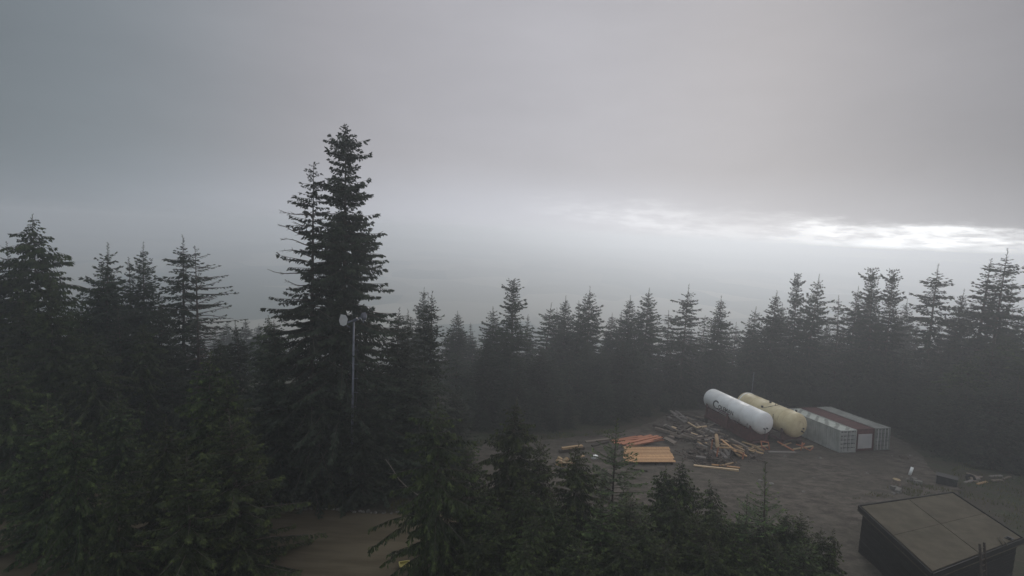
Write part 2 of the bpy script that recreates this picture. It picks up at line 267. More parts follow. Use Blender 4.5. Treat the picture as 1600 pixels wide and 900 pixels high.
('fir_d', 41.22, 99.08, -10.91, 12.18, 1.1011797445476927, 5.02, 'dim fir filling the hazy second rank behind the skyline firs', 'second rank of hazy firs'),
('fir_d', 42.52, 97.95, -10.6, 13.69, 1.1185265861287315, 4.29, 'dim fir filling the hazy second rank behind the skyline firs', 'second rank of hazy firs'),
('fir_d', 46.51, 99.08, -10.91, 13.93, 1.1170467710088812, 1.2, 'dim fir filling the hazy second rank behind the skyline firs', 'second rank of hazy firs'),
('fir_a', 44.5, 91.95, -9.0, 14.67, 1.327997942777005, 5.73, 'dim fir filling the hazy second rank behind the skyline firs', 'second rank of hazy firs'),
('fir_d', 48.62, 93.12, -9.32, 13.13, 1.1598209627555258, 1.74, 'dim fir filling the hazy second rank behind the skyline firs', 'second rank of hazy firs'),
('fir_b', 51.38, 93.17, -9.33, 12.56, 1.3097653646540857, 5.5, 'dim fir filling the hazy second rank behind the skyline firs', 'second rank of hazy firs'),
('fir_b', 55.29, 94.31, -9.63, 14.81, 1.3519999350179617, 0.86, 'dim fir filling the hazy second rank behind the skyline firs', 'second rank of hazy firs'),
('fir_b', 49.78, 83.6, -6.78, 13.09, 1.2285016031707543, 1.34, 'dim fir filling the hazy second rank behind the skyline firs', 'second rank of hazy firs'),
('fir_e', 61.96, 99.09, -10.91, 16.04, 1.2930373996352922, 2.3, 'dim fir filling the hazy second rank behind the skyline firs', 'second rank of hazy firs'),
('fir_e', 60.1, 92.29, -9.09, 15.31, 1.3857512386756958, 2.5, 'dim fir filling the hazy second rank behind the skyline firs', 'second rank of hazy firs'),
('fir_b', 68.96, 100.31, -11.24, 13.14, 1.3118970657099525, 6.24, 'dim fir filling the hazy second rank behind the skyline firs', 'second rank of hazy firs'),
('fir_a', 63.79, 89.85, -8.44, 14.29, 1.3166452505423556, 0.12, 'dim fir filling the hazy second rank behind the skyline firs', 'second rank of hazy firs'),
('fir_c', 61.02, 82.4, -6.46, 13.54, 1.255230156981782, 1.86, 'dim fir filling the hazy second rank behind the skyline firs', 'second rank of hazy firs'),
('fir_b', 79.23, 102.21, -11.81, 17.25, 1.391508787594122, 0.66, 'dim fir filling the hazy second rank behind the skyline firs', 'second rank of hazy firs'),
('fir_c', 77.93, 99.14, -10.92, 17.12, 1.3267329643582304, 5.15, 'dim fir filling the hazy second rank behind the skyline firs', 'second rank of hazy firs'),
('spire_a', 85.28, 102.81, -11.99, 15.38, 1.1448103842212236, 5.77, 'dim fir filling the hazy second rank behind the skyline firs', 'second rank of hazy firs'),
('fir_a', 71.4, 83.97, -6.87, 13.31, 1.3398762658719843, 1.15, 'dim fir filling the hazy second rank behind the skyline firs', 'second rank of hazy firs'),
('fir_a', 72.69, 82.37, -6.45, 14.64, 1.3404885774714168, 0.53, 'dim fir filling the hazy second rank behind the skyline firs', 'second rank of hazy firs'),
('spire_a', 91.64, 100.98, -11.44, 17.87, 1.1034638993572112, 6.24, 'dim fir filling the hazy second rank behind the skyline firs', 'second rank of hazy firs'),
('fir_a', 88.9, 95.68, -10.0, 14.11, 1.2580745079581515, 1.5, 'dim fir filling the hazy second rank behind the skyline firs', 'second rank of hazy firs'),
('fir_b', 78.54, 83.11, -6.65, 15.32, 1.379674066555483, 3.95, 'dim fir filling the hazy second rank behind the skyline firs', 'second rank of hazy firs'),
('fir_e', 90.13, 91.81, -8.96, 16.46, 1.1533699652638787, 2.18, 'dim fir filling the hazy second rank behind the skyline firs', 'second rank of hazy firs'),
('fir_e', 82.12, 82.34, -6.44, 15.15, 1.2516961944499219, 6.14, 'dim fir filling the hazy second rank behind the skyline firs', 'second rank of hazy firs'),
('fir_f', -6.43, 62.85, -3.65, 9.33, 1.3547300350854283, 2.71, 'dark fir in the dense wall of trees along the back of the gravel pad', 'wall of firs behind the gravel pad'),
('fir_e', -4.94, 62.45, -3.61, 6.72, 1.2269457624996858, 1.35, 'dark fir in the dense wall of trees along the back of the gravel pad', 'wall of firs behind the gravel pad'),
('fir_f', -4.26, 66.11, -3.96, 9.25, 1.3089942372212535, 2.54, 'dark fir in the dense wall of trees along the back of the gravel pad', 'wall of firs behind the gravel pad'),
('fir_a', -2.46, 60.56, -3.45, 10.69, 1.306362078601288, 5.53, 'dark fir in the dense wall of trees along the back of the gravel pad', 'wall of firs behind the gravel pad'),
('fir_d', -1.11, 64.94, -3.84, 10.22, 1.367634455311937, 4.21, 'dark fir in the dense wall of trees along the back of the gravel pad', 'wall of firs behind the gravel pad'),
('fir_d', 0.15, 62.45, -3.61, 9.72, 1.1963380071474852, 1.69, 'dark fir in the dense wall of trees along the back of the gravel pad', 'wall of firs behind the gravel pad'),
('fir_e', 1.19, 62.97, -3.66, 9.13, 1.2308834736131997, 0.22, 'dark fir in the dense wall of trees along the back of the gravel pad', 'wall of firs behind the gravel pad'),
('fir_c', 3.63, 62.5, -3.62, 9.99, 1.2454066516531455, 2.98, 'dark fir in the dense wall of trees along the back of the gravel pad', 'wall of firs behind the gravel pad'),
('fir_a', 4.7, 65.14, -3.86, 9.78, 1.172712924078421, 5.13, 'dark fir in the dense wall of trees along the back of the gravel pad', 'wall of firs behind the gravel pad'),
('fir_c', 5.71, 64.69, -3.82, 8.04, 1.2260611400560846, 1.46, 'dark fir in the dense wall of trees along the back of the gravel pad', 'wall of firs behind the gravel pad'),
('fir_f', 8.18, 68.75, -4.23, 7.85, 1.373200292728829, 4.92, 'dark fir in the dense wall of trees along the back of the gravel pad', 'wall of firs behind the gravel pad'),
('fir_d', 9.88, 69.52, -4.3, 6.61, 1.1873657872605632, 4.55, 'dark fir in the dense wall of trees along the back of the gravel pad', 'wall of firs behind the gravel pad'),
('fir_e', 11.54, 71.4, -4.49, 10.19, 1.3068330310829817, 4.61, 'dark fir in the dense wall of trees along the back of the gravel pad', 'wall of firs behind the gravel pad'),
('fir_e', 13.15, 70.21, -4.37, 9.9, 1.2921198748702882, 5.11, 'dark fir in the dense wall of trees along the back of the gravel pad', 'wall of firs behind the gravel pad'),
('fir_f', 14.19, 72.52, -4.64, 6.79, 1.320723842375125, 4.35, 'dark fir in the dense wall of trees along the back of the gravel pad', 'wall of firs behind the gravel pad'),
('fir_c', 15.02, 68.71, -4.22, 10.71, 1.3898790178912066, 2.37, 'dark fir in the dense wall of trees along the back of the gravel pad', 'wall of firs behind the gravel pad'),
('fir_e', 16.91, 69.04, -4.25, 10.67, 1.320166044020205, 3.07, 'dark fir in the dense wall of trees along the back of the gravel pad', 'wall of firs behind the gravel pad'),
('fir_e', 19.64, 75.08, -5.1, 6.24, 1.3744643951490516, 0.58, 'dark fir in the dense wall of trees along the back of the gravel pad', 'wall of firs behind the gravel pad'),
('fir_a', 22.3, 75.87, -5.25, 6.59, 1.3615334072440084, 1.47, 'dark fir in the dense wall of trees along the back of the gravel pad', 'wall of firs behind the gravel pad'),
('fir_d', 25.25, 79.54, -5.91, 9.47, 1.2734871947123318, 2.4, 'dark fir in the dense wall of trees along the back of the gravel pad', 'wall of firs behind the gravel pad'),
('fir_e', 27.53, 81.85, -6.32, 6.74, 1.3081982106766905, 1.25, 'dark fir in the dense wall of trees along the back of the gravel pad', 'wall of firs behind the gravel pad'),
('fir_f', 29.8, 83.14, -6.65, 9.02, 1.226104284489808, 3.57, 'dark fir in the dense wall of trees along the back of the gravel pad', 'wall of firs behind the gravel pad'),
('fir_f', 29.53, 80.54, -6.09, 10.65, 1.1748797679174414, 1.37, 'dark fir in the dense wall of trees along the back of the gravel pad', 'wall of firs behind the gravel pad'),
('fir_d', 32.49, 80.78, -6.13, 6.91, 1.2665847885742219, 0.74, 'dark fir in the dense wall of trees along the back of the gravel pad', 'wall of firs behind the gravel pad'),
('fir_d', 36.92, 86.08, -7.44, 10.31, 1.1543761139541657, 2.88, 'dark fir in the dense wall of trees along the back of the gravel pad', 'wall of firs behind the gravel pad'),
('fir_c', 37.35, 82.19, -6.4, 5.47, 1.2467120867405779, 5.76, 'dark fir in the dense wall of trees along the back of the gravel pad', 'wall of firs behind the gravel pad'),
('fir_f', 37.58, 79.58, -5.91, 10.98, 1.2810164281387049, 5.98, 'dark fir in the dense wall of trees along the back of the gravel pad', 'wall of firs behind the gravel pad'),
('fir_a', 39.97, 82.74, -6.55, 6.5, 1.3258342596985184, 1.45, 'dark fir in the dense wall of trees along the back of the gravel pad', 'wall of firs behind the gravel pad'),
('fir_a', 41.05, 79.25, -5.85, 8.75, 1.3874898930856885, 4.28, 'dark fir in the dense wall of trees along the back of the gravel pad', 'wall of firs behind the gravel pad'),
('fir_d', 43.72, 82.22, -6.41, 7.25, 1.2290195113437423, 5.28, 'dark fir in the dense wall of trees along the back of the gravel pad', 'wall of firs behind the gravel pad'),
('fir_a', 46.61, 85.44, -7.27, 7.26, 1.3849702565491178, 1.23, 'dark fir in the dense wall of trees along the back of the gravel pad', 'wall of firs behind the gravel pad'),
('fir_a', 46.03, 81.13, -6.19, 7.35, 1.248224845510276, 6.27, 'dark fir in the dense wall of trees along the back of the gravel pad', 'wall of firs behind the gravel pad'),
('fir_c', 49.37, 82.56, -6.5, 9.76, 1.3635638167118058, 1.76, 'dark fir in the dense wall of trees along the back of the gravel pad', 'wall of firs behind the gravel pad'),
('fir_b', 51.44, 84.15, -6.92, 8.04, 1.2123311791029545, 1.67, 'dark fir in the dense wall of trees along the back of the gravel pad', 'wall of firs behind the gravel pad'),
('fir_d', 52.54, 82.3, -6.43, 10.94, 1.3710666388813615, 5.1, 'dark fir in the dense wall of trees along the back of the gravel pad', 'wall of firs behind the gravel pad'),
('fir_e', 56.86, 85.03, -7.16, 6.73, 1.2008589534453535, 0.51, 'dark fir in the dense wall of trees along the back of the gravel pad', 'wall of firs behind the gravel pad'),
('fir_b', 55.95, 80.82, -6.14, 9.82, 1.3111226776046283, 1.8, 'dark fir in the dense wall of trees along the back of the gravel pad', 'wall of firs behind the gravel pad'),
('fir_d', 53.89, 76.92, -5.44, 7.0, 1.2537166627937235, 1.77, 'dark fir in the dense wall of trees along the back of the gravel pad', 'wall of firs behind the gravel pad'),
('fir_d', 57.43, 79.22, -5.85, 8.06, 1.313998831508057, 1.89, 'dark fir in the dense wall of trees along the back of the gravel pad', 'wall of firs behind the gravel pad'),
('fir_b', 55.34, 73.82, -4.88, 10.27, 1.1687926482555875, 3.14, 'dark fir in the dense wall of trees along the back of the gravel pad', 'wall of firs behind the gravel pad'),
('fir_c', 57.4, 73.78, -4.87, 9.52, 1.3991187784061727, 2.83, 'dark fir in the dense wall of trees along the back of the gravel pad', 'wall of firs behind the gravel pad'),
('fir_c', 54.92, 70.16, -4.37, 11.64, 1.288968521898788, 2.01, 'dark fir in the dense wall of trees along the back of the gravel pad', 'wall of firs behind the gravel pad'),
('fir_a', 55.48, 68.08, -4.16, 8.81, 1.3374144019011696, 2.59, 'dark fir in the dense wall of trees along the back of the gravel pad', 'wall of firs behind the gravel pad'),
('fir_c', 55.94, 67.0, -4.05, 10.42, 1.338027750816307, 3.13, 'dark fir in the dense wall of trees along the back of the gravel pad', 'wall of firs behind the gravel pad'),
('fir_e', 57.81, 67.35, -4.09, 11.28, 1.3074067264614848, 5.42, 'dark fir in the dense wall of trees along the back of the gravel pad', 'wall of firs behind the gravel pad'),
('fir_d', 54.86, 62.92, -3.66, 12.14, 1.3114479281862421, 2.71, 'dark fir in the dense wall of trees along the back of the gravel pad', 'wall of firs behind the gravel pad'),
('fir_b', 59.86, 66.44, -3.99, 9.26, 1.1580608733467754, 4.46, 'dark fir in the dense wall of trees along the back of the gravel pad', 'wall of firs behind the gravel pad'),
('fir_a', 57.43, 61.69, -3.55, 11.52, 1.1682844705721755, 5.84, 'dark fir in the dense wall of trees along the back of the gravel pad', 'wall of firs behind the gravel pad'),
('fir_d', 57.62, 60.4, -3.44, 11.48, 1.212116320772296, 0.68, 'dark fir in the dense wall of trees along the back of the gravel pad', 'wall of firs behind the gravel pad'),
('fir_f', 59.42, 61.9, -3.57, 11.36, 1.3252509281921165, 5.32, 'dark fir in the dense wall of trees along the back of the gravel pad', 'wall of firs behind the gravel pad'),
('fir_a', 61.46, 61.96, -3.57, 13.44, 1.3455746545002827, 1.46, 'dark fir in the dense wall of trees along the back of the gravel pad', 'wall of firs behind the gravel pad'),
('fir_b', 59.19, 58.02, -3.23, 11.42, 1.3066181839477158, 3.32, 'dark fir in the dense wall of trees along the back of the gravel pad', 'wall of firs behind the gravel pad'),
('fir_c', 58.16, 56.28, -3.07, 11.17, 1.2811091705105089, 3.66, 'dark fir in the dense wall of trees along the back of the gravel pad', 'wall of firs behind the gravel pad'),
('fir_a', 62.55, 59.68, -3.37, 13.17, 1.2843690795852267, 6.26, 'dark fir in the dense wall of trees along the back of the gravel pad', 'wall of firs behind the gravel pad'),
('fir_b', -4.58, 58.23, -3.24, 5.45, 1.3901216880270175, 1.47, 'small bushy fir at the front of the tree wall behind the gravel pad', 'front row firs behind the gravel pad'),
('fir_c', -2.48, 58.0, -3.22, 2.88, 1.2221234858685355, 1.22, 'small bushy fir at the front of the tree wall behind the gravel pad', 'front row firs behind the gravel pad'),
('fir_b', 0.24, 57.47, -3.18, 4.46, 1.4669420195350718, 5.81, 'small bushy fir at the front of the tree wall behind the gravel pad', 'front row firs behind the gravel pad'),
('fir_c', 1.34, 58.15, -3.24, 6.94, 1.3449279567079744, 2.49, 'small bushy fir at the front of the tree wall behind the gravel pad', 'front row firs behind the gravel pad'),
('fir_b', 3.21, 59.36, -3.34, 5.68, 1.2820874348154532, 6.09, 'small bushy fir at the front of the tree wall behind the gravel pad', 'front row firs behind the gravel pad'),
('fir_b', 5.74, 59.12, -3.32, 3.59, 1.3060087822689734, 5.59, 'small bushy fir at the front of the tree wall behind the gravel pad', 'front row firs behind the gravel pad'),
('fir_b', 7.75, 61.2, -3.51, 4.04, 1.394021095088211, 5.72, 'small bushy fir at the front of the tree wall behind the gravel pad', 'front row firs behind the gravel pad'),
('fir_b', 10.14, 63.32, -3.69, 3.79, 1.2851796299923322, 6.12, 'small bushy fir at the front of the tree wall behind the gravel pad', 'front row firs behind the gravel pad'),
('fir_c', 12.33, 63.58, -3.71, 6.33, 1.3798567858283741, 4.47, 'small bushy fir at the front of the tree wall behind the gravel pad', 'front row firs behind the gravel pad'),
('fir_b', 15.19, 65.42, -3.89, 5.84, 1.331697103949438, 1.17, 'small bushy fir at the front of the tree wall behind the gravel pad', 'front row firs behind the gravel pad'),
('fir_a', 19.26, 68.13, -4.16, 2.4, 1.490150926645456, 5.27, 'small bushy fir at the front of the tree wall behind the gravel pad', 'front row firs behind the gravel pad'),
('fir_b', 22.54, 71.21, -4.47, 3.42, 1.3119225713037341, 2.21, 'small bushy fir at the front of the tree wall behind the gravel pad', 'front row firs behind the gravel pad'),
('fir_b', 26.32, 75.48, -5.18, 4.72, 1.3520518760580695, 4.83, 'small bushy fir at the front of the tree wall behind the gravel pad', 'front row firs behind the gravel pad'),
('fir_a', 28.22, 75.46, -5.17, 1.09, 1.3893856203428383, 2.34, 'small bushy fir at the front of the tree wall behind the gravel pad', 'front row firs behind the gravel pad'),
('fir_c', 31.71, 76.01, -5.27, 4.54, 1.2121128220309678, 2.58, 'small bushy fir at the front of the tree wall behind the gravel pad', 'front row firs behind the gravel pad'),
('fir_b', 34.22, 75.52, -5.18, 1.58, 1.385620245523989, 5.04, 'small bushy fir at the front of the tree wall behind the gravel pad', 'front row firs behind the gravel pad'),
('fir_a', 35.41, 75.59, -5.2, 4.75, 1.3356278132288881, 1.71, 'small bushy fir at the front of the tree wall behind the gravel pad', 'front row firs behind the gravel pad'),
('fir_a', 39.85, 76.02, -5.27, 2.6, 1.4758309373750795, 5.8, 'small bushy fir at the front of the tree wall behind the gravel pad', 'front row firs behind the gravel pad'),
('fir_a', 41.83, 76.63, -5.38, 2.03, 1.5785950897432868, 0.41, 'small bushy fir at the front of the tree wall behind the gravel pad', 'front row firs behind the gravel pad'),
('fir_c', 45.11, 76.91, -5.43, 5.56, 1.5815642320405146, 2.43, 'small bushy fir at the front of the tree wall behind the gravel pad', 'front row firs behind the gravel pad'),
('fir_c', 46.84, 76.57, -5.37, 3.9, 1.273175692584232, 5.04, 'small bushy fir at the front of the tree wall behind the gravel pad', 'front row firs behind the gravel pad'),
('fir_a', 50.51, 76.62, -5.38, 1.88, 1.294457004451155, 5.41, 'small bushy fir at the front of the tree wall behind the gravel pad', 'front row firs behind the gravel pad'),
('fir_a', 51.17, 74.4, -4.98, 2.48, 1.278924716686265, 4.73, 'small bushy fir at the front of the tree wall behind the gravel pad', 'front row firs behind the gravel pad'),
('fir_a', 50.84, 71.44, -4.49, 6.68, 1.417846647875781, 1.01, 'small bushy fir at the front of the tree wall behind the gravel pad', 'front row firs behind the gravel pad'),
('fir_a', 51.72, 68.97, -4.25, 6.98, 1.2336330390225083, 0.61, 'small bushy fir at the front of the tree wall behind the gravel pad', 'front row firs behind the gravel pad'),
('fir_b', 52.9, 66.86, -4.04, 4.51, 1.2531724644209166, 2.89, 'small bushy fir at the front of the tree wall behind the gravel pad', 'front row firs behind the gravel pad'),
('fir_a', 52.26, 63.02, -3.66, 7.54, 1.5038266572986982, 4.9, 'small bushy fir at the front of the tree wall behind the gravel pad', 'front row firs behind the gravel pad'),
('fir_c', 51.69, 60.68, -3.46, 7.8, 1.4952269710908386, 1.25, 'small bushy fir at the front of the tree wall behind the gravel pad', 'front row firs behind the gravel pad'),
('fir_a', 51.2, 57.86, -3.21, 8.52, 1.2753000537345942, 0.41, 'small bushy fir at the front of the tree wall behind the gravel pad', 'front row firs behind the gravel pad'),
('fir_a', 51.28, 55.79, -3.03, 8.95, 1.5233771565572694, 4.1, 'small bushy fir at the front of the tree wall behind the gravel pad', 'front row firs behind the gravel pad'),
('fir_b', 52.4, 54.19, -2.84, 9.85, 1.5362225456485068, 5.74, 'small bushy fir at the front of the tree wall behind the gravel pad', 'front row firs behind the gravel pad'),
('fir_b', 52.4, 53.26, -2.73, 9.28, 1.4401973246722375, 5.2, 'small bushy fir at the front of the tree wall behind the gravel pad', 'front row firs behind the gravel pad'),
('fir_b', 54.11, 53.11, -2.71, 10.22, 1.379645543107516, 1.63, 'small bushy fir at the front of the tree wall behind the gravel pad', 'front row firs behind the gravel pad'),
('fir_a', 55.24, 51.41, -2.51, 7.33, 1.483882440984094, 2.2, 'small bushy fir at the front of the tree wall behind the gravel pad', 'front row firs behind the gravel pad'),
('hemlock_b', -44.9, 40.62, -1.03, 11.13, 0.8595589991648185, 4.6, 'nearly black tree deep inside the shaded left forest', 'shaded trees inside the left forest'),
('fir_a', -53.55, 51.46, -2.52, 7.59, 1.0195799350213433, 1.16, 'nearly black tree deep inside the shaded left forest', 'shaded trees inside the left forest'),
('fir_a', -51.86, 51.13, -2.48, 10.96, 0.8658177696320601, 0.64, 'nearly black tree deep inside the shaded left forest', 'shaded trees inside the left forest'),
('hemlock_a', -47.61, 48.95, -2.19, 9.5, 1.0132645878264481, 2.5, 'nearly black tree deep inside the shaded left forest', 'shaded trees inside the left forest'),
('fir_a', -46.28, 49.35, -2.25, 7.28, 1.0882972092393055, 1.96, 'nearly black tree deep inside the shaded left forest', 'shaded trees inside the left forest'),
('hemlock_b', -40.54, 45.83, -1.72, 10.96, 1.0111195526964993, 2.45, 'nearly black tree deep inside the shaded left forest', 'shaded trees inside the left forest'),
('fir_b', -39.22, 46.08, -1.76, 8.2, 0.9559387011705698, 5.15, 'nearly black tree deep inside the shaded left forest', 'shaded trees inside the left forest'),
('fir_b', -37.61, 46.45, -1.82, 8.53, 0.8824937738754496, 0.32, 'nearly black tree deep inside the shaded left forest', 'shaded trees inside the left forest'),
('hemlock_b', -35.37, 45.55, -1.68, 9.09, 1.034312234640984, 1.08, 'nearly black tree deep inside the shaded left forest', 'shaded trees inside the left forest'),
('hemlock_a', -30.84, 42.4, -1.21, 12.42, 0.8771982110733814, 3.08, 'nearly black tree deep inside the shaded left forest', 'shaded trees inside the left forest'),
('fir_b', -28.84, 42.76, -1.26, 8.93, 1.059323072699971, 0.27, 'nearly black tree deep inside the shaded left forest', 'shaded trees inside the left forest'),
('fir_a', -30.5, 48.51, -2.13, 11.54, 0.8715736067001164, 4.47, 'nearly black tree deep inside the shaded left forest', 'shaded trees inside the left forest'),
('fir_b', -29.17, 48.96, -2.19, 8.65, 1.0052632719361867, 3.86, 'nearly black tree deep inside the shaded left forest', 'shaded trees inside the left forest'),
('hemlock_a', -27.28, 47.92, -2.04, 10.93, 0.9499363957690988, 3.25, 'nearly black tree deep inside the shaded left forest', 'shaded trees inside the left forest'),
('fir_b', -22.71, 43.46, -1.37, 12.96, 0.8602747583461227, 3.53, 'nearly black tree deep inside the shaded left forest', 'shaded trees inside the left forest'),
('hemlock_a', -24.34, 51.73, -2.55, 13.12, 0.9474591292431946, 2.86, 'nearly black tree deep inside the shaded left forest', 'shaded trees inside the left forest'),
('fir_b', 54.32, 60.84, -3.47, 9.34, 1.3747873982398038, 2.67, 'dark tree in the shaded forest edge above the right-hand grass slope', 'dark trees at the right forest edge'),
('hemlock_a', 53.91, 58.95, -3.31, 11.71, 1.2010524286752011, 6.19, 'dark tree in the shaded forest edge above the right-hand grass slope', 'dark trees at the right forest edge'),
('fir_b', 56.99, 60.57, -3.45, 11.61, 1.450963544501891, 5.09, 'dark tree in the shaded forest edge above the right-hand grass slope', 'dark trees at the right forest edge'),
('fir_b', 56.14, 58.23, -3.24, 14.21, 1.2275139431706412, 2.78, 'dark tree in the shaded forest edge above the right-hand grass slope', 'dark trees at the right forest edge'),
('hemlock_a', 60.49, 60.73, -3.46, 14.29, 1.4766377979520267, 1.97, 'dark tree in the shaded forest edge above the right-hand grass slope', 'dark trees at the right forest edge'),
('fir_b', 63.69, 61.77, -3.55, 14.08, 1.3958236968909232, 4.93, 'dark tree in the shaded forest edge above the right-hand grass slope', 'dark trees at the right forest edge'),
('fir_c', 63.37, 60.53, -3.45, 14.29, 1.444496834523055, 1.22, 'dark tree in the shaded forest edge above the right-hand grass slope', 'dark trees at the right forest edge'),
('hemlock_a', 70.18, 63.61, -3.72, 11.48, 1.4058401870467845, 4.53, 'dark tree in the shaded forest edge above the right-hand grass slope', 'dark trees at the right forest edge'),
]
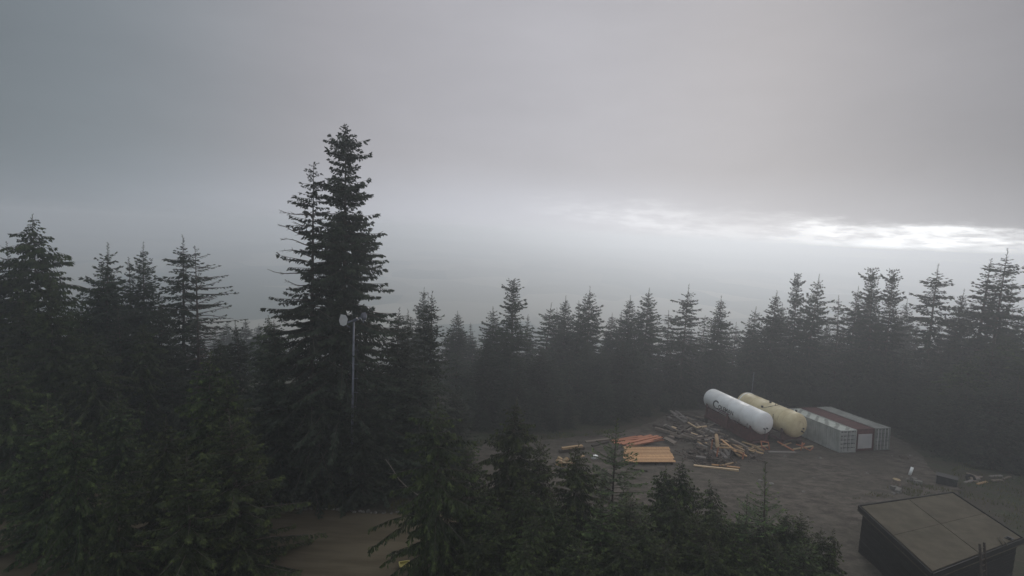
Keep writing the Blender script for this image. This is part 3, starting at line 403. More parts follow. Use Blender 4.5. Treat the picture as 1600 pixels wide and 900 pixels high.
PLANKS = [
('plank', (12.16, 55.42, -2.76), (16.23, 58.67, -3.06), 0.34, 0.09, -0.06, 'red_wood', 'reddish new plank in the loose fan behind the plank deck', 'reddish planks fanned out behind the plank deck', 'plank'),
('plank', (12.56, 54.94, -2.61), (17.4, 58.82, -2.98), 0.34, 0.09, 0.07, 'red_wood', 'reddish new plank in the loose fan behind the plank deck', 'reddish planks fanned out behind the plank deck', 'plank'),
('plank', (12.95, 54.47, -2.46), (18.03, 58.37, -2.85), 0.34, 0.09, 0.02, 'red_wood', 'reddish new plank in the loose fan behind the plank deck', 'reddish planks fanned out behind the plank deck', 'plank'),
('plank', (13.77, 54.08, -2.33), (18.26, 57.64, -2.7), 0.34, 0.09, -0.05, 'red_wood', 'reddish new plank in the loose fan behind the plank deck', 'reddish planks fanned out behind the plank deck', 'plank'),
('plank', (15.12, 55.17, -2.73), (18.24, 57.75, -2.98), 0.34, 0.09, -0.04, 'red_wood', 'reddish new plank in the loose fan behind the plank deck', 'reddish planks fanned out behind the plank deck', 'plank'),
('plank', (12.02, 55.83, -2.71), (15.45, 58.02, -2.91), 0.34, 0.09, 0.02, 'red_wood', 'reddish new plank in the loose fan behind the plank deck', 'reddish planks fanned out behind the plank deck', 'plank'),
('plank', (12.53, 55.88, -2.63), (16.8, 57.47, -2.77), 0.34, 0.09, 0.08, 'red_wood', 'reddish new plank in the loose fan behind the plank deck', 'reddish planks fanned out behind the plank deck', 'plank'),
('plank', (13.15, 53.51, -2.26), (16.77, 56.01, -2.55), 0.34, 0.09, -0.01, 'red_wood', 'reddish new plank in the loose fan behind the plank deck', 'reddish planks fanned out behind the plank deck', 'plank'),
('plank', (14.56, 55.8, -2.8), (18.48, 57.56, -2.96), 0.34, 0.09, -0.05, 'red_wood', 'reddish new plank in the loose fan behind the plank deck', 'reddish planks fanned out behind the plank deck', 'plank'),
('plank', (12.99, 53.95, -2.61), (15.44, 55.28, -2.76), 0.3, 0.1, 0, 'pale_wood', 'short pale board lying between the plank deck and the reddish planks', None, 'plank'),
('timber', (19.6, 48.42, -1.87), (22.8, 47.69, -1.75), 0.2, 0.16, 0, 'pale_wood', 'longest pale timber lying on the gravel in front of the scrap timber pile', None, 'timber'),
('plank', (20.8, 49.23, -1.99), (23.33, 48.58, -1.89), 0.22, 0.1, 0, 'new_wood', 'orange plank lying right behind the longest pale timber', None, 'plank'),
('plank', (21.6, 50.24, -2.15), (24.01, 49.78, -2.09), 0.22, 0.1, 0, 'weathered_wood', 'weathered board lying behind the orange plank and the longest pale timber', None, 'plank'),
('plank', (21.65, 48.83, -1.83), (23.66, 50.19, -2.03), 0.2, 0.08, 0, 'tan_wood', 'short board laid slanting across the flat timbers', None, 'plank'),
('offcut', (18.82, 48.72, -1.91), (19.66, 48.42, -1.86), 0.25, 0.1, 0, 'pale_wood', 'short pale offcut at the left end of the longest pale timber', None, 'offcut'),
('plank', (23.51, 53.76, -1.14), (24.0, 51.13, -1.33), 0.26, 0.12, 0, 'new_wood', 'bright orange plank, longest of those leaning across the trestle', 'bright planks leaning on the trestle', 'plank'),
('plank', (24.17, 54.3, -1.4), (25.63, 52.75, -1.82), 0.26, 0.12, 0, 'tan_wood', 'tan plank leaning across the trestle, behind the bright orange one', 'bright planks leaning on the trestle', 'plank'),
('plank', (23.94, 52.57, -1.4), (25.52, 51.86, -2.07), 0.26, 0.12, 0, 'new_wood', 'orange plank slid down the right end of the trestle', 'bright planks leaning on the trestle', 'plank'),
('plank', (23.09, 52.86, -1.29), (23.95, 52.31, -1.22), 0.26, 0.12, 0, 'tan_wood', 'short tan plank lying along the top of the trestle', 'bright planks leaning on the trestle', 'plank'),
('plank', (25.58, 56.04, -1.91), (26.73, 54.37, -2.11), 0.26, 0.12, 0, 'weathered_wood', 'grey plank beside the tan one leaning on the trestle', 'bright planks leaning on the trestle', 'plank'),
('timber', (26.78, 63.33, -3.31), (27.61, 62.43, -3.25), 0.3210396353033841, 0.20185148469973058, 0.32, 'dark_wood', 'weathered grey timber tangled in the heap left of the white tank', 'grey timbers in the tangled heap left of the white tank', 'timber'),
('timber', (19.71, 58.98, -2.77), (20.63, 57.81, -2.63), 0.30793373800699764, 0.23967233592634032, -0.2, 'weathered_wood', 'weathered grey timber tangled in the heap left of the white tank', 'grey timbers in the tangled heap left of the white tank', 'timber'),
('timber', (22.37, 59.35, -3.07), (23.26, 58.69, -3.04), 0.2992486553593856, 0.1130216854122658, -0.16, 'weathered_wood', 'weathered grey timber tangled in the heap left of the white tank', 'grey timbers in the tangled heap left of the white tank', 'timber'),
('timber', (23.18, 63.33, -2.9), (25.23, 63.39, -2.94), 0.4199116326908565, 0.21953916553711075, 0.09, 'dark_wood', 'weathered grey timber tangled in the heap left of the white tank', 'grey timbers in the tangled heap left of the white tank', 'timber'),
('timber', (22.09, 60.18, -2.7), (23.64, 62.19, -2.89), 0.20668685671923986, 0.10041847892656465, 0.02, 'weathered_wood', 'weathered grey timber tangled in the heap left of the white tank', 'grey timbers in the tangled heap left of the white tank', 'timber'),
('timber', (24.15, 63.88, -3.24), (24.47, 62.62, -3.2), 0.44854151042156326, 0.12537974969714724, 0.17, 'grey_wood', 'weathered grey timber tangled in the heap left of the white tank', 'grey timbers in the tangled heap left of the white tank', 'timber'),
('timber', (24.57, 68.35, -3.56), (25.58, 65.95, -3.22), 0.21683916891727006, 0.23134090967456242, 0.08, 'dark_wood', 'weathered grey timber tangled in the heap left of the white tank', 'grey timbers in the tangled heap left of the white tank', 'timber'),
('timber', (23.83, 63.16, -3.39), (24.42, 62.82, -3.4), 0.20756757201102838, 0.12970526127537346, -0.39, 'weathered_wood', 'weathered grey timber tangled in the heap left of the white tank', 'grey timbers in the tangled heap left of the white tank', 'timber'),
('timber', (22.11, 58.44, -2.8), (22.63, 56.72, -2.67), 0.4440142414268486, 0.12794231594631197, 0.1, 'dark_wood', 'weathered grey timber tangled in the heap left of the white tank', 'grey timbers in the tangled heap left of the white tank', 'timber'),
('timber', (26.35, 61.66, -3.12), (26.39, 59.12, -2.96), 0.3309942396250086, 0.24596155460508531, -0.26, 'dark_wood', 'weathered grey timber tangled in the heap left of the white tank', 'grey timbers in the tangled heap left of the white tank', 'timber'),
('timber', (24.18, 70.6, -3.94), (24.07, 66.3, -3.53), 0.47518255827556094, 0.25550267728006393, -0.33, 'grey_wood', 'weathered grey timber tangled in the heap left of the white tank', 'grey timbers in the tangled heap left of the white tank', 'timber'),
('timber', (24.96, 67.02, -3.75), (26.06, 67.1, -3.76), 0.4744875214849518, 0.130709916210371, -0.1, 'grey_wood', 'weathered grey timber tangled in the heap left of the white tank', 'grey timbers in the tangled heap left of the white tank', 'timber'),
('timber', (23.91, 58.27, -2.84), (25.41, 58.58, -2.95), 0.3591854856110026, 0.10102107388677926, 0.06, 'grey_wood', 'weathered grey timber tangled in the heap left of the white tank', 'grey timbers in the tangled heap left of the white tank', 'timber'),
('timber', (24.08, 68.19, -3.94), (23.87, 65.64, -3.69), 0.2320035136237051, 0.2486318137190476, 0.16, 'grey_wood', 'weathered grey timber tangled in the heap left of the white tank', 'grey timbers in the tangled heap left of the white tank', 'timber'),
('timber', (22.25, 69.11, -4.03), (22.29, 67.03, -3.74), 0.21400672137535795, 0.23703967641648388, 0.25, 'grey_wood', 'weathered grey timber tangled in the heap left of the white tank', 'grey timbers in the tangled heap left of the white tank', 'timber'),
('timber', (24.75, 61.03, -3.24), (24.75, 57.43, -3.0), 0.26171702415457465, 0.11791515592796878, 0.26, 'weathered_wood', 'weathered grey timber tangled in the heap left of the white tank', 'grey timbers in the tangled heap left of the white tank', 'timber'),
('timber', (24.77, 63.86, -3.03), (25.65, 63.86, -3.03), 0.26149803093327445, 0.15106222073616482, -0.12, 'weathered_wood', 'weathered grey timber tangled in the heap left of the white tank', 'grey timbers in the tangled heap left of the white tank', 'timber'),
('timber', (20.91, 59.32, -2.84), (21.59, 59.19, -2.9), 0.2294898540082164, 0.17503066742975648, 0.17, 'grey_wood', 'weathered grey timber tangled in the heap left of the white tank', 'grey timbers in the tangled heap left of the white tank', 'timber'),
('timber', (24.85, 60.78, -2.73), (25.87, 60.61, -2.78), 0.21618935317775978, 0.15564858733513712, 0.37, 'grey_wood', 'weathered grey timber tangled in the heap left of the white tank', 'grey timbers in the tangled heap left of the white tank', 'timber'),
('timber', (22.59, 59.07, -3.06), (23.14, 57.22, -2.93), 0.44457228306244534, 0.2501262768500795, -0.31, 'grey_wood', 'weathered grey timber tangled in the heap left of the white tank', 'grey timbers in the tangled heap left of the white tank', 'timber'),
('timber', (26.21, 68.62, -3.83), (27.15, 66.74, -3.55), 0.32038117035144104, 0.16313591348152365, -0.06, 'weathered_wood', 'weathered grey timber tangled in the heap left of the white tank', 'grey timbers in the tangled heap left of the white tank', 'timber'),
('timber', (24.4, 63.17, -3.07), (25.68, 63.06, -3.01), 0.25133143301152844, 0.2571855829763158, -0.3, 'dark_wood', 'weathered grey timber tangled in the heap left of the white tank', 'grey timbers in the tangled heap left of the white tank', 'timber'),
('timber', (23.2, 60.58, -2.71), (23.29, 57.99, -2.51), 0.33509197308592537, 0.18859775750873953, -0.05, 'dark_wood', 'weathered grey timber tangled in the heap left of the white tank', 'grey timbers in the tangled heap left of the white tank', 'timber'),
('timber', (24.55, 61.1, -2.68), (25.06, 59.41, -2.55), 0.27138212362163533, 0.1306518069118056, 0.18, 'grey_wood', 'weathered grey timber tangled in the heap left of the white tank', 'grey timbers in the tangled heap left of the white tank', 'timber'),
('timber', (25.68, 61.32, -3.15), (26.95, 59.8, -3.06), 0.48649054630562427, 0.25918805372930354, -0.24, 'weathered_wood', 'weathered grey timber tangled in the heap left of the white tank', 'grey timbers in the tangled heap left of the white tank', 'timber'),
('timber', (22.83, 68.64, -3.88), (23.21, 66.57, -3.7), 0.23278372132326852, 0.24582440031393732, -0.03, 'weathered_wood', 'weathered grey timber tangled in the heap left of the white tank', 'grey timbers in the tangled heap left of the white tank', 'timber'),
('timber', (19.0, 59.31, -3.12), (19.56, 58.08, -3.1), 0.2771640679323124, 0.21811846185292408, 0.33, 'grey_wood', 'weathered grey timber tangled in the heap left of the white tank', 'grey timbers in the tangled heap left of the white tank', 'timber'),
('timber', (23.3, 63.35, -3.3), (22.62, 59.61, -2.9), 0.4166658773701307, 0.24081235871029738, 0.14, 'grey_wood', 'weathered grey timber tangled in the heap left of the white tank', 'grey timbers in the tangled heap left of the white tank', 'timber'),
('timber', (24.0, 62.1, -2.75), (24.8, 60.98, -2.69), 0.41394514302753393, 0.20073835272366808, -0.01, 'weathered_wood', 'weathered grey timber tangled in the heap left of the white tank', 'grey timbers in the tangled heap left of the white tank', 'timber'),
('timber', (18.35, 57.91, -2.61), (19.44, 56.85, -2.6), 0.4683483257617571, 0.15248857233307295, 0.33, 'dark_wood', 'weathered grey timber tangled in the heap left of the white tank', 'grey timbers in the tangled heap left of the white tank', 'timber'),
('timber', (21.73, 66.18, -3.56), (22.49, 65.4, -3.52), 0.45414785051620116, 0.17308555071477333, 0.01, 'dark_wood', 'weathered grey timber tangled in the heap left of the white tank', 'grey timbers in the tangled heap left of the white tank', 'timber'),
('timber', (22.39, 57.72, -2.53), (23.83, 58.4, -2.59), 0.2630268245718136, 0.20949764392829257, 0.18, 'weathered_wood', 'weathered grey timber tangled in the heap left of the white tank', 'grey timbers in the tangled heap left of the white tank', 'timber'),
('timber', (23.26, 59.95, -2.59), (23.66, 59.05, -2.48), 0.38856943182256676, 0.20798145693793893, -0.22, 'weathered_wood', 'weathered grey timber tangled in the heap left of the white tank', 'grey timbers in the tangled heap left of the white tank', 'timber'),
('timber', (23.39, 58.16, -2.71), (23.86, 57.16, -2.68), 0.31758882655676424, 0.1339220442349116, 0.25, 'weathered_wood', 'weathered grey timber tangled in the heap left of the white tank', 'grey timbers in the tangled heap left of the white tank', 'timber'),
('timber', (24.21, 62.55, -2.9), (24.59, 60.78, -2.73), 0.4456217478109676, 0.2305886655012208, 0.21, 'dark_wood', 'weathered grey timber tangled in the heap left of the white tank', 'grey timbers in the tangled heap left of the white tank', 'timber'),
('timber', (24.16, 61.93, -3.23), (23.32, 57.2, -2.7), 0.41126009682450104, 0.2099922397775044, -0.01, 'grey_wood', 'weathered grey timber tangled in the heap left of the white tank', 'grey timbers in the tangled heap left of the white tank', 'timber'),
('timber', (24.13, 59.52, -2.83), (25.06, 58.66, -2.8), 0.22562645225062464, 0.24352217240623425, 0.28, 'dark_wood', 'weathered grey timber tangled in the heap left of the white tank', 'grey timbers in the tangled heap left of the white tank', 'timber'),
('timber', (18.76, 57.54, -2.57), (19.74, 57.95, -2.68), 0.3899486971999452, 0.10239773471033957, 0.12, 'weathered_wood', 'weathered grey timber tangled in the heap left of the white tank', 'grey timbers in the tangled heap left of the white tank', 'timber'),
('timber', (23.25, 67.75, -3.58), (23.92, 66.5, -3.35), 0.30393322285611596, 0.12442750478808988, 0.09, 'grey_wood', 'weathered grey timber tangled in the heap left of the white tank', 'grey timbers in the tangled heap left of the white tank', 'timber'),
('timber', (23.26, 59.16, -3.02), (23.57, 56.82, -2.88), 0.34833847588179867, 0.13409612361287532, 0.14, 'dark_wood', 'weathered grey timber tangled in the heap left of the white tank', 'grey timbers in the tangled heap left of the white tank', 'timber'),
('timber', (22.06, 68.49, -3.79), (23.4, 66.59, -3.49), 0.36716092316460863, 0.17749930079828996, -0.2, 'dark_wood', 'weathered grey timber tangled in the heap left of the white tank', 'grey timbers in the tangled heap left of the white tank', 'timber'),
('timber', (20.5, 61.72, -2.98), (21.14, 59.33, -2.77), 0.2890452306879294, 0.1745218949019407, -0.26, 'weathered_wood', 'weathered grey timber tangled in the heap left of the white tank', 'grey timbers in the tangled heap left of the white tank', 'timber'),
('timber', (21.75, 60.29, -2.74), (22.03, 59.27, -2.71), 0.49969582482529235, 0.22937593338693696, -0.01, 'dark_wood', 'weathered grey timber tangled in the heap left of the white tank', 'grey timbers in the tangled heap left of the white tank', 'timber'),
('timber', (22.95, 61.95, -3.02), (23.54, 60.95, -2.85), 0.32671658005916765, 0.18864441758718525, -0.12, 'dark_wood', 'weathered grey timber tangled in the heap left of the white tank', 'grey timbers in the tangled heap left of the white tank', 'timber'),
('timber', (23.91, 64.62, -3.45), (25.2, 64.74, -3.5), 0.34765789238799616, 0.11886851588594469, -0.3, 'dark_wood', 'weathered grey timber tangled in the heap left of the white tank', 'grey timbers in the tangled heap left of the white tank', 'timber'),
('timber', (24.34, 63.93, -2.97), (24.07, 60.64, -2.65), 0.21804463220170212, 0.18013484705665372, 0.09, 'weathered_wood', 'weathered grey timber tangled in the heap left of the white tank', 'grey timbers in the tangled heap left of the white tank', 'timber'),
('timber', (23.7, 61.71, -3.2), (24.11, 59.09, -2.9), 0.4001006527995869, 0.17326069310340603, 0.13, 'weathered_wood', 'weathered grey timber tangled in the heap left of the white tank', 'grey timbers in the tangled heap left of the white tank', 'timber'),
('timber', (26.45, 64.92, -3.5), (27.05, 62.02, -3.14), 0.29280377156012083, 0.2136212435460123, -0.06, 'grey_wood', 'weathered grey timber tangled in the heap left of the white tank', 'grey timbers in the tangled heap left of the white tank', 'timber'),
('timber', (22.41, 64.89, -3.56), (23.57, 62.72, -3.41), 0.37025221479420517, 0.10630071142286807, 0.06, 'weathered_wood', 'weathered grey timber tangled in the heap left of the white tank', 'grey timbers in the tangled heap left of the white tank', 'timber'),
('timber', (25.3, 61.52, -2.55), (26.98, 60.86, -2.56), 0.3426345238906592, 0.16598673528290425, -0.23, 'dark_wood', 'weathered grey timber tangled in the heap left of the white tank', 'grey timbers in the tangled heap left of the white tank', 'timber'),
('timber', (23.67, 71.99, -4.31), (23.85, 67.84, -3.8), 0.48990453599050715, 0.11410228636055612, -0.02, 'grey_wood', 'weathered grey timber tangled in the heap left of the white tank', 'grey timbers in the tangled heap left of the white tank', 'timber'),
('timber', (21.16, 60.96, -2.73), (21.73, 59.41, -2.52), 0.40845281747466716, 0.12316792932715628, 0.1, 'dark_wood', 'weathered grey timber tangled in the heap left of the white tank', 'grey timbers in the tangled heap left of the white tank', 'timber'),
('timber', (23.39, 59.94, -2.61), (26.39, 63.12, -2.84), 0.20342029048625596, 0.10235673056045999, -0.09, 'weathered_wood', 'weathered grey timber tangled in the heap left of the white tank', 'grey timbers in the tangled heap left of the white tank', 'timber'),
('timber', (21.23, 60.97, -3.04), (22.77, 61.03, -3.03), 0.48462798872954377, 0.21644263677444905, -0.28, 'grey_wood', 'weathered grey timber tangled in the heap left of the white tank', 'grey timbers in the tangled heap left of the white tank', 'timber'),
('timber', (25.34, 63.19, -3.15), (27.09, 63.6, -3.08), 0.31572124535909296, 0.22579876238436167, -0.17, 'dark_wood', 'weathered grey timber tangled in the heap left of the white tank', 'grey timbers in the tangled heap left of the white tank', 'timber'),
('timber', (18.48, 57.17, -2.6), (19.12, 55.3, -2.44), 0.44938651282590725, 0.19618196944311256, 0.38, 'weathered_wood', 'weathered grey timber tangled in the heap left of the white tank', 'grey timbers in the tangled heap left of the white tank', 'timber'),
('timber', (21.79, 64.41, -3.4), (23.2, 63.31, -3.31), 0.33538084167981735, 0.21016867280207277, -0.06, 'dark_wood', 'weathered grey timber tangled in the heap left of the white tank', 'grey timbers in the tangled heap left of the white tank', 'timber'),
('timber', (21.57, 56.6, -2.49), (24.28, 60.22, -2.83), 0.46016154734679093, 0.19150531667113188, -0.12, 'dark_wood', 'weathered grey timber tangled in the heap left of the white tank', 'grey timbers in the tangled heap left of the white tank', 'timber'),
('timber', (20.25, 63.11, -3.27), (21.01, 60.11, -2.99), 0.38206946117630747, 0.20842591690480222, 0.34, 'grey_wood', 'weathered grey timber tangled in the heap left of the white tank', 'grey timbers in the tangled heap left of the white tank', 'timber'),
('timber', (26.88, 70.84, -4.01), (26.55, 66.8, -3.6), 0.3065315345797679, 0.1100209978018599, 0.31, 'dark_wood', 'weathered grey timber tangled in the heap left of the white tank', 'grey timbers in the tangled heap left of the white tank', 'timber'),
('timber', (23.34, 62.06, -2.81), (23.73, 60.76, -2.69), 0.3088477311533675, 0.19030892772542304, -0.2, 'grey_wood', 'weathered grey timber tangled in the heap left of the white tank', 'grey timbers in the tangled heap left of the white tank', 'timber'),
('timber', (25.96, 62.07, -3.28), (28.02, 64.02, -3.47), 0.294736839675633, 0.1048574058352967, -0.32, 'weathered_wood', 'weathered grey timber tangled in the heap left of the white tank', 'grey timbers in the tangled heap left of the white tank', 'timber'),
('timber', (20.14, 59.4, -3.04), (20.74, 57.48, -2.94), 0.47764859969733087, 0.14477191856616733, 0.21, 'dark_wood', 'weathered grey timber tangled in the heap left of the white tank', 'grey timbers in the tangled heap left of the white tank', 'timber'),
('timber', (24.34, 59.13, -3.09), (24.44, 57.45, -2.85), 0.2152992510083543, 0.1891808395023743, -0.01, 'dark_wood', 'weathered grey timber tangled in the heap left of the white tank', 'grey timbers in the tangled heap left of the white tank', 'timber'),
('timber', (23.38, 57.65, -2.68), (25.7, 58.84, -2.81), 0.22698713822035574, 0.1509936935478165, 0.37, 'weathered_wood', 'weathered grey timber tangled in the heap left of the white tank', 'grey timbers in the tangled heap left of the white tank', 'timber'),
('timber', (24.51, 62.47, -2.7), (25.0, 61.51, -2.69), 0.4975147270874191, 0.13547549745097637, 0.35, 'dark_wood', 'weathered grey timber tangled in the heap left of the white tank', 'grey timbers in the tangled heap left of the white tank', 'timber'),
('timber', (19.81, 61.48, -2.76), (20.36, 59.46, -2.64), 0.4284949518414424, 0.1773480010697458, 0.2, 'dark_wood', 'weathered grey timber tangled in the heap left of the white tank', 'grey timbers in the tangled heap left of the white tank', 'timber'),
('timber', (25.33, 60.49, -2.77), (26.24, 59.29, -2.7), 0.2316259811909319, 0.15182694598637583, -0.1, 'weathered_wood', 'weathered grey timber tangled in the heap left of the white tank', 'grey timbers in the tangled heap left of the white tank', 'timber'),
('timber', (22.04, 62.63, -3.05), (23.93, 62.49, -3.09), 0.47377605183818283, 0.22781588797093938, -0.34, 'grey_wood', 'weathered grey timber tangled in the heap left of the white tank', 'grey timbers in the tangled heap left of the white tank', 'timber'),
('timber', (24.73, 65.21, -3.37), (25.17, 61.68, -2.93), 0.20652084044002886, 0.11202464515248996, 0.26, 'dark_wood', 'weathered grey timber tangled in the heap left of the white tank', 'grey timbers in the tangled heap left of the white tank', 'timber'),
('timber', (22.67, 61.09, -3.23), (23.97, 61.9, -3.35), 0.4141173268512882, 0.18853985415615676, -0.19, 'grey_wood', 'weathered grey timber tangled in the heap left of the white tank', 'grey timbers in the tangled heap left of the white tank', 'timber'),
('timber', (24.52, 67.58, -3.65), (24.88, 66.08, -3.55), 0.2954200561110332, 0.2445069163828329, 0.1, 'weathered_wood', 'weathered grey timber tangled in the heap left of the white tank', 'grey timbers in the tangled heap left of the white tank', 'timber'),
('timber', (23.69, 59.21, -3.08), (24.99, 58.16, -2.98), 0.42645525530343165, 0.2553120379022121, 0.4, 'dark_wood', 'weathered grey timber tangled in the heap left of the white tank', 'grey timbers in the tangled heap left of the white tank', 'timber'),
('timber', (24.99, 61.25, -2.63), (25.75, 60.13, -2.59), 0.26547947513352466, 0.19141437552057083, 0.02, 'grey_wood', 'weathered grey timber tangled in the heap left of the white tank', 'grey timbers in the tangled heap left of the white tank', 'timber'),
('timber', (22.97, 67.97, -3.56), (23.13, 64.03, -3.11), 0.25259538562453965, 0.12192653252176441, 0.07, 'grey_wood', 'weathered grey timber tangled in the heap left of the white tank', 'grey timbers in the tangled heap left of the white tank', 'timber'),
('timber', (22.84, 68.02, -3.66), (24.34, 68.34, -3.71), 0.2166115407313239, 0.22970354479270144, -0.33, 'dark_wood', 'weathered grey timber tangled in the heap left of the white tank', 'grey timbers in the tangled heap left of the white tank', 'timber'),
('timber', (21.23, 58.86, -2.56), (22.08, 57.53, -2.4), 0.2110012438077213, 0.21236116095920243, -0.12, 'weathered_wood', 'weathered grey timber tangled in the heap left of the white tank', 'grey timbers in the tangled heap left of the white tank', 'timber'),
('timber', (24.75, 58.72, -2.99), (25.44, 57.73, -2.83), 0.4490135644349572, 0.24600706377146098, 0.06, 'weathered_wood', 'weathered grey timber tangled in the heap left of the white tank', 'grey timbers in the tangled heap left of the white tank', 'timber'),
('timber', (26.78, 63.97, -2.99), (27.24, 63.32, -2.99), 0.24031148930047708, 0.13896605010917937, -0.27, 'grey_wood', 'weathered grey timber tangled in the heap left of the white tank', 'grey timbers in the tangled heap left of the white tank', 'timber'),
('timber', (20.39, 58.45, -2.51), (23.24, 62.46, -2.81), 0.27842578891892883, 0.233973097323654, 0.02, 'dark_wood', 'weathered grey timber tangled in the heap left of the white tank', 'grey timbers in the tangled heap left of the white tank', 'timber'),
('timber', (26.79, 67.72, -3.85), (27.83, 68.19, -3.92), 0.3480775727016525, 0.18012088627995415, -0.3, 'weathered_wood', 'weathered grey timber tangled in the heap left of the white tank', 'grey timbers in the tangled heap left of the white tank', 'timber'),
('timber', (25.48, 61.29, -2.82), (26.15, 60.5, -2.64), 0.33861641603688564, 0.16345796604671842, 0.35, 'weathered_wood', 'weathered grey timber tangled in the heap left of the white tank', 'grey timbers in the tangled heap left of the white tank', 'timber'),
('timber', (21.88, 60.99, -2.59), (23.55, 62.3, -2.73), 0.43307214013469525, 0.15416776943291044, 0.17, 'dark_wood', 'weathered grey timber tangled in the heap left of the white tank', 'grey timbers in the tangled heap left of the white tank', 'timber'),
('timber', (24.72, 60.23, -2.81), (26.5, 61.85, -2.89), 0.2974639285744156, 0.12346067423565504, -0.2, 'dark_wood', 'weathered grey timber tangled in the heap left of the white tank', 'grey timbers in the tangled heap left of the white tank', 'timber'),
('timber', (22.1, 60.92, -2.93), (22.76, 59.39, -2.68), 0.20624838074776183, 0.12230507185545916, 0.11, 'dark_wood', 'weathered grey timber tangled in the heap left of the white tank', 'grey timbers in the tangled heap left of the white tank', 'timber'),
('timber', (23.38, 57.37, -2.85), (25.73, 60.34, -3.07), 0.40353167643428756, 0.14374929741412323, 0.1, 'weathered_wood', 'weathered grey timber tangled in the heap left of the white tank', 'grey timbers in the tangled heap left of the white tank', 'timber'),
('timber', (21.32, 63.06, -3.21), (22.5, 61.0, -3.09), 0.2916235231180942, 0.20360321541664392, -0.33, 'dark_wood', 'weathered grey timber tangled in the heap left of the white tank', 'grey timbers in the tangled heap left of the white tank', 'timber'),
('timber', (21.68, 57.46, -2.74), (23.63, 57.8, -2.7), 0.28223360309764894, 0.2177489353273478, 0.27, 'dark_wood', 'weathered grey timber tangled in the heap left of the white tank', 'grey timbers in the tangled heap left of the white tank', 'timber'),
('timber', (23.58, 61.09, -2.78), (24.04, 59.92, -2.63), 0.33826502909915757, 0.18768475926363618, 0.26, 'dark_wood', 'weathered grey timber tangled in the heap left of the white tank', 'grey timbers in the tangled heap left of the white tank', 'timber'),
('beam', (18.6, 62.66, -3.14), (22.85, 58.34, -2.76), 0.3, 0.3, 0, 'dark_wood', 'long dark beam along the front edge of the grey timber heap', None, 'beam'),
('beam', (18.53, 61.27, -3.02), (22.46, 56.87, -2.63), 0.3, 0.3, 0, 'weathered_wood', 'long weathered beam lying just in front of the long dark beam', None, 'beam'),
('beam', (20.79, 61.91, -3.07), (22.88, 58.84, -2.8), 0.3, 0.3, 0, 'pale_wood', 'pale narrow rail on top of the long dark beam', None, 'beam'),
('timber', (21.46, 56.1, -2.64), (21.52, 52.75, -2.17), 0.34635455044714747, 0.11622944910963268, 0.05, 'dark_wood', 'weathered timber in the dark heap between the plank deck and the trestle', 'dark timbers heaped left of the trestle', 'timber'),
('timber', (23.46, 57.21, -2.79), (23.12, 53.58, -2.49), 0.31898314747155787, 0.11585666801864544, -0.05, 'dark_wood', 'weathered timber in the dark heap between the plank deck and the trestle', 'dark timbers heaped left of the trestle', 'timber'),
('timber', (21.26, 54.48, -2.54), (22.11, 54.73, -2.64), 0.3526748599259456, 0.17386371637430065, 0.13, 'dark_wood', 'weathered timber in the dark heap between the plank deck and the trestle', 'dark timbers heaped left of the trestle', 'timber'),
('timber', (22.26, 56.85, -2.77), (22.21, 54.12, -2.4), 0.33101392308770383, 0.10950517411438124, -0.19, 'tan_wood', 'weathered timber in the dark heap between the plank deck and the trestle', 'dark timbers heaped left of the trestle', 'timber'),
('timber', (22.61, 53.44, -2.33), (22.96, 52.68, -2.27), 0.27899034563787445, 0.11174477748415113, -0.07, 'grey_wood', 'weathered timber in the dark heap between the plank deck and the trestle', 'dark timbers heaped left of the trestle', 'timber'),
('timber', (22.23, 52.05, -2.18), (23.11, 51.32, -2.05), 0.2614109829416559, 0.14579024038319516, -0.12, 'dark_wood', 'weathered timber in the dark heap between the plank deck and the trestle', 'dark timbers heaped left of the trestle', 'timber'),
('timber', (21.9, 53.21, -2.03), (22.37, 51.36, -1.81), 0.24852133348528713, 0.1300022737564233, -0.05, 'grey_wood', 'weathered timber in the dark heap between the plank deck and the trestle', 'dark timbers heaped left of the trestle', 'timber'),
('timber', (22.68, 56.5, -2.71), (23.31, 54.6, -2.55), 0.3544109896705313, 0.16080852883916566, -0.24, 'dark_wood', 'weathered timber in the dark heap between the plank deck and the trestle', 'dark timbers heaped left of the trestle', 'timber'),
('timber', (21.34, 52.15, -2.14), (21.55, 50.26, -1.91), 0.3456561289471395, 0.17734815948636728, 0.01, 'tan_wood', 'weathered timber in the dark heap between the plank deck and the trestle', 'dark timbers heaped left of the trestle', 'timber'),
('timber', (22.17, 53.46, -2.36), (22.35, 51.74, -2.07), 0.2870496931800302, 0.13511067662616447, 0.02, 'weathered_wood', 'weathered timber in the dark heap between the plank deck and the trestle', 'dark timbers heaped left of the trestle', 'timber'),
('timber', (20.88, 53.84, -2.16), (21.89, 53.32, -2.11), 0.35360478278860863, 0.14867130622389974, 0.15, 'dark_wood', 'weathered timber in the dark heap between the plank deck and the trestle', 'dark timbers heaped left of the trestle', 'timber'),
('timber', (24.56, 57.51, -2.79), (24.57, 55.63, -2.67), 0.19351570731912013, 0.13106299974962593, 0.15, 'dark_wood', 'weathered timber in the dark heap between the plank deck and the trestle', 'dark timbers heaped left of the trestle', 'timber'),
('timber', (22.64, 52.0, -2.22), (22.66, 50.72, -2.14), 0.27208910448404366, 0.15048873863603263, -0.35, 'grey_wood', 'weathered timber in the dark heap between the plank deck and the trestle', 'dark timbers heaped left of the trestle', 'timber'),
('timber', (23.3, 56.39, -2.56), (24.25, 55.7, -2.59), 0.3101156585485969, 0.16917391524569514, -0.15, 'weathered_wood', 'weathered timber in the dark heap between the plank deck and the trestle', 'dark timbers heaped left of the trestle', 'timber'),
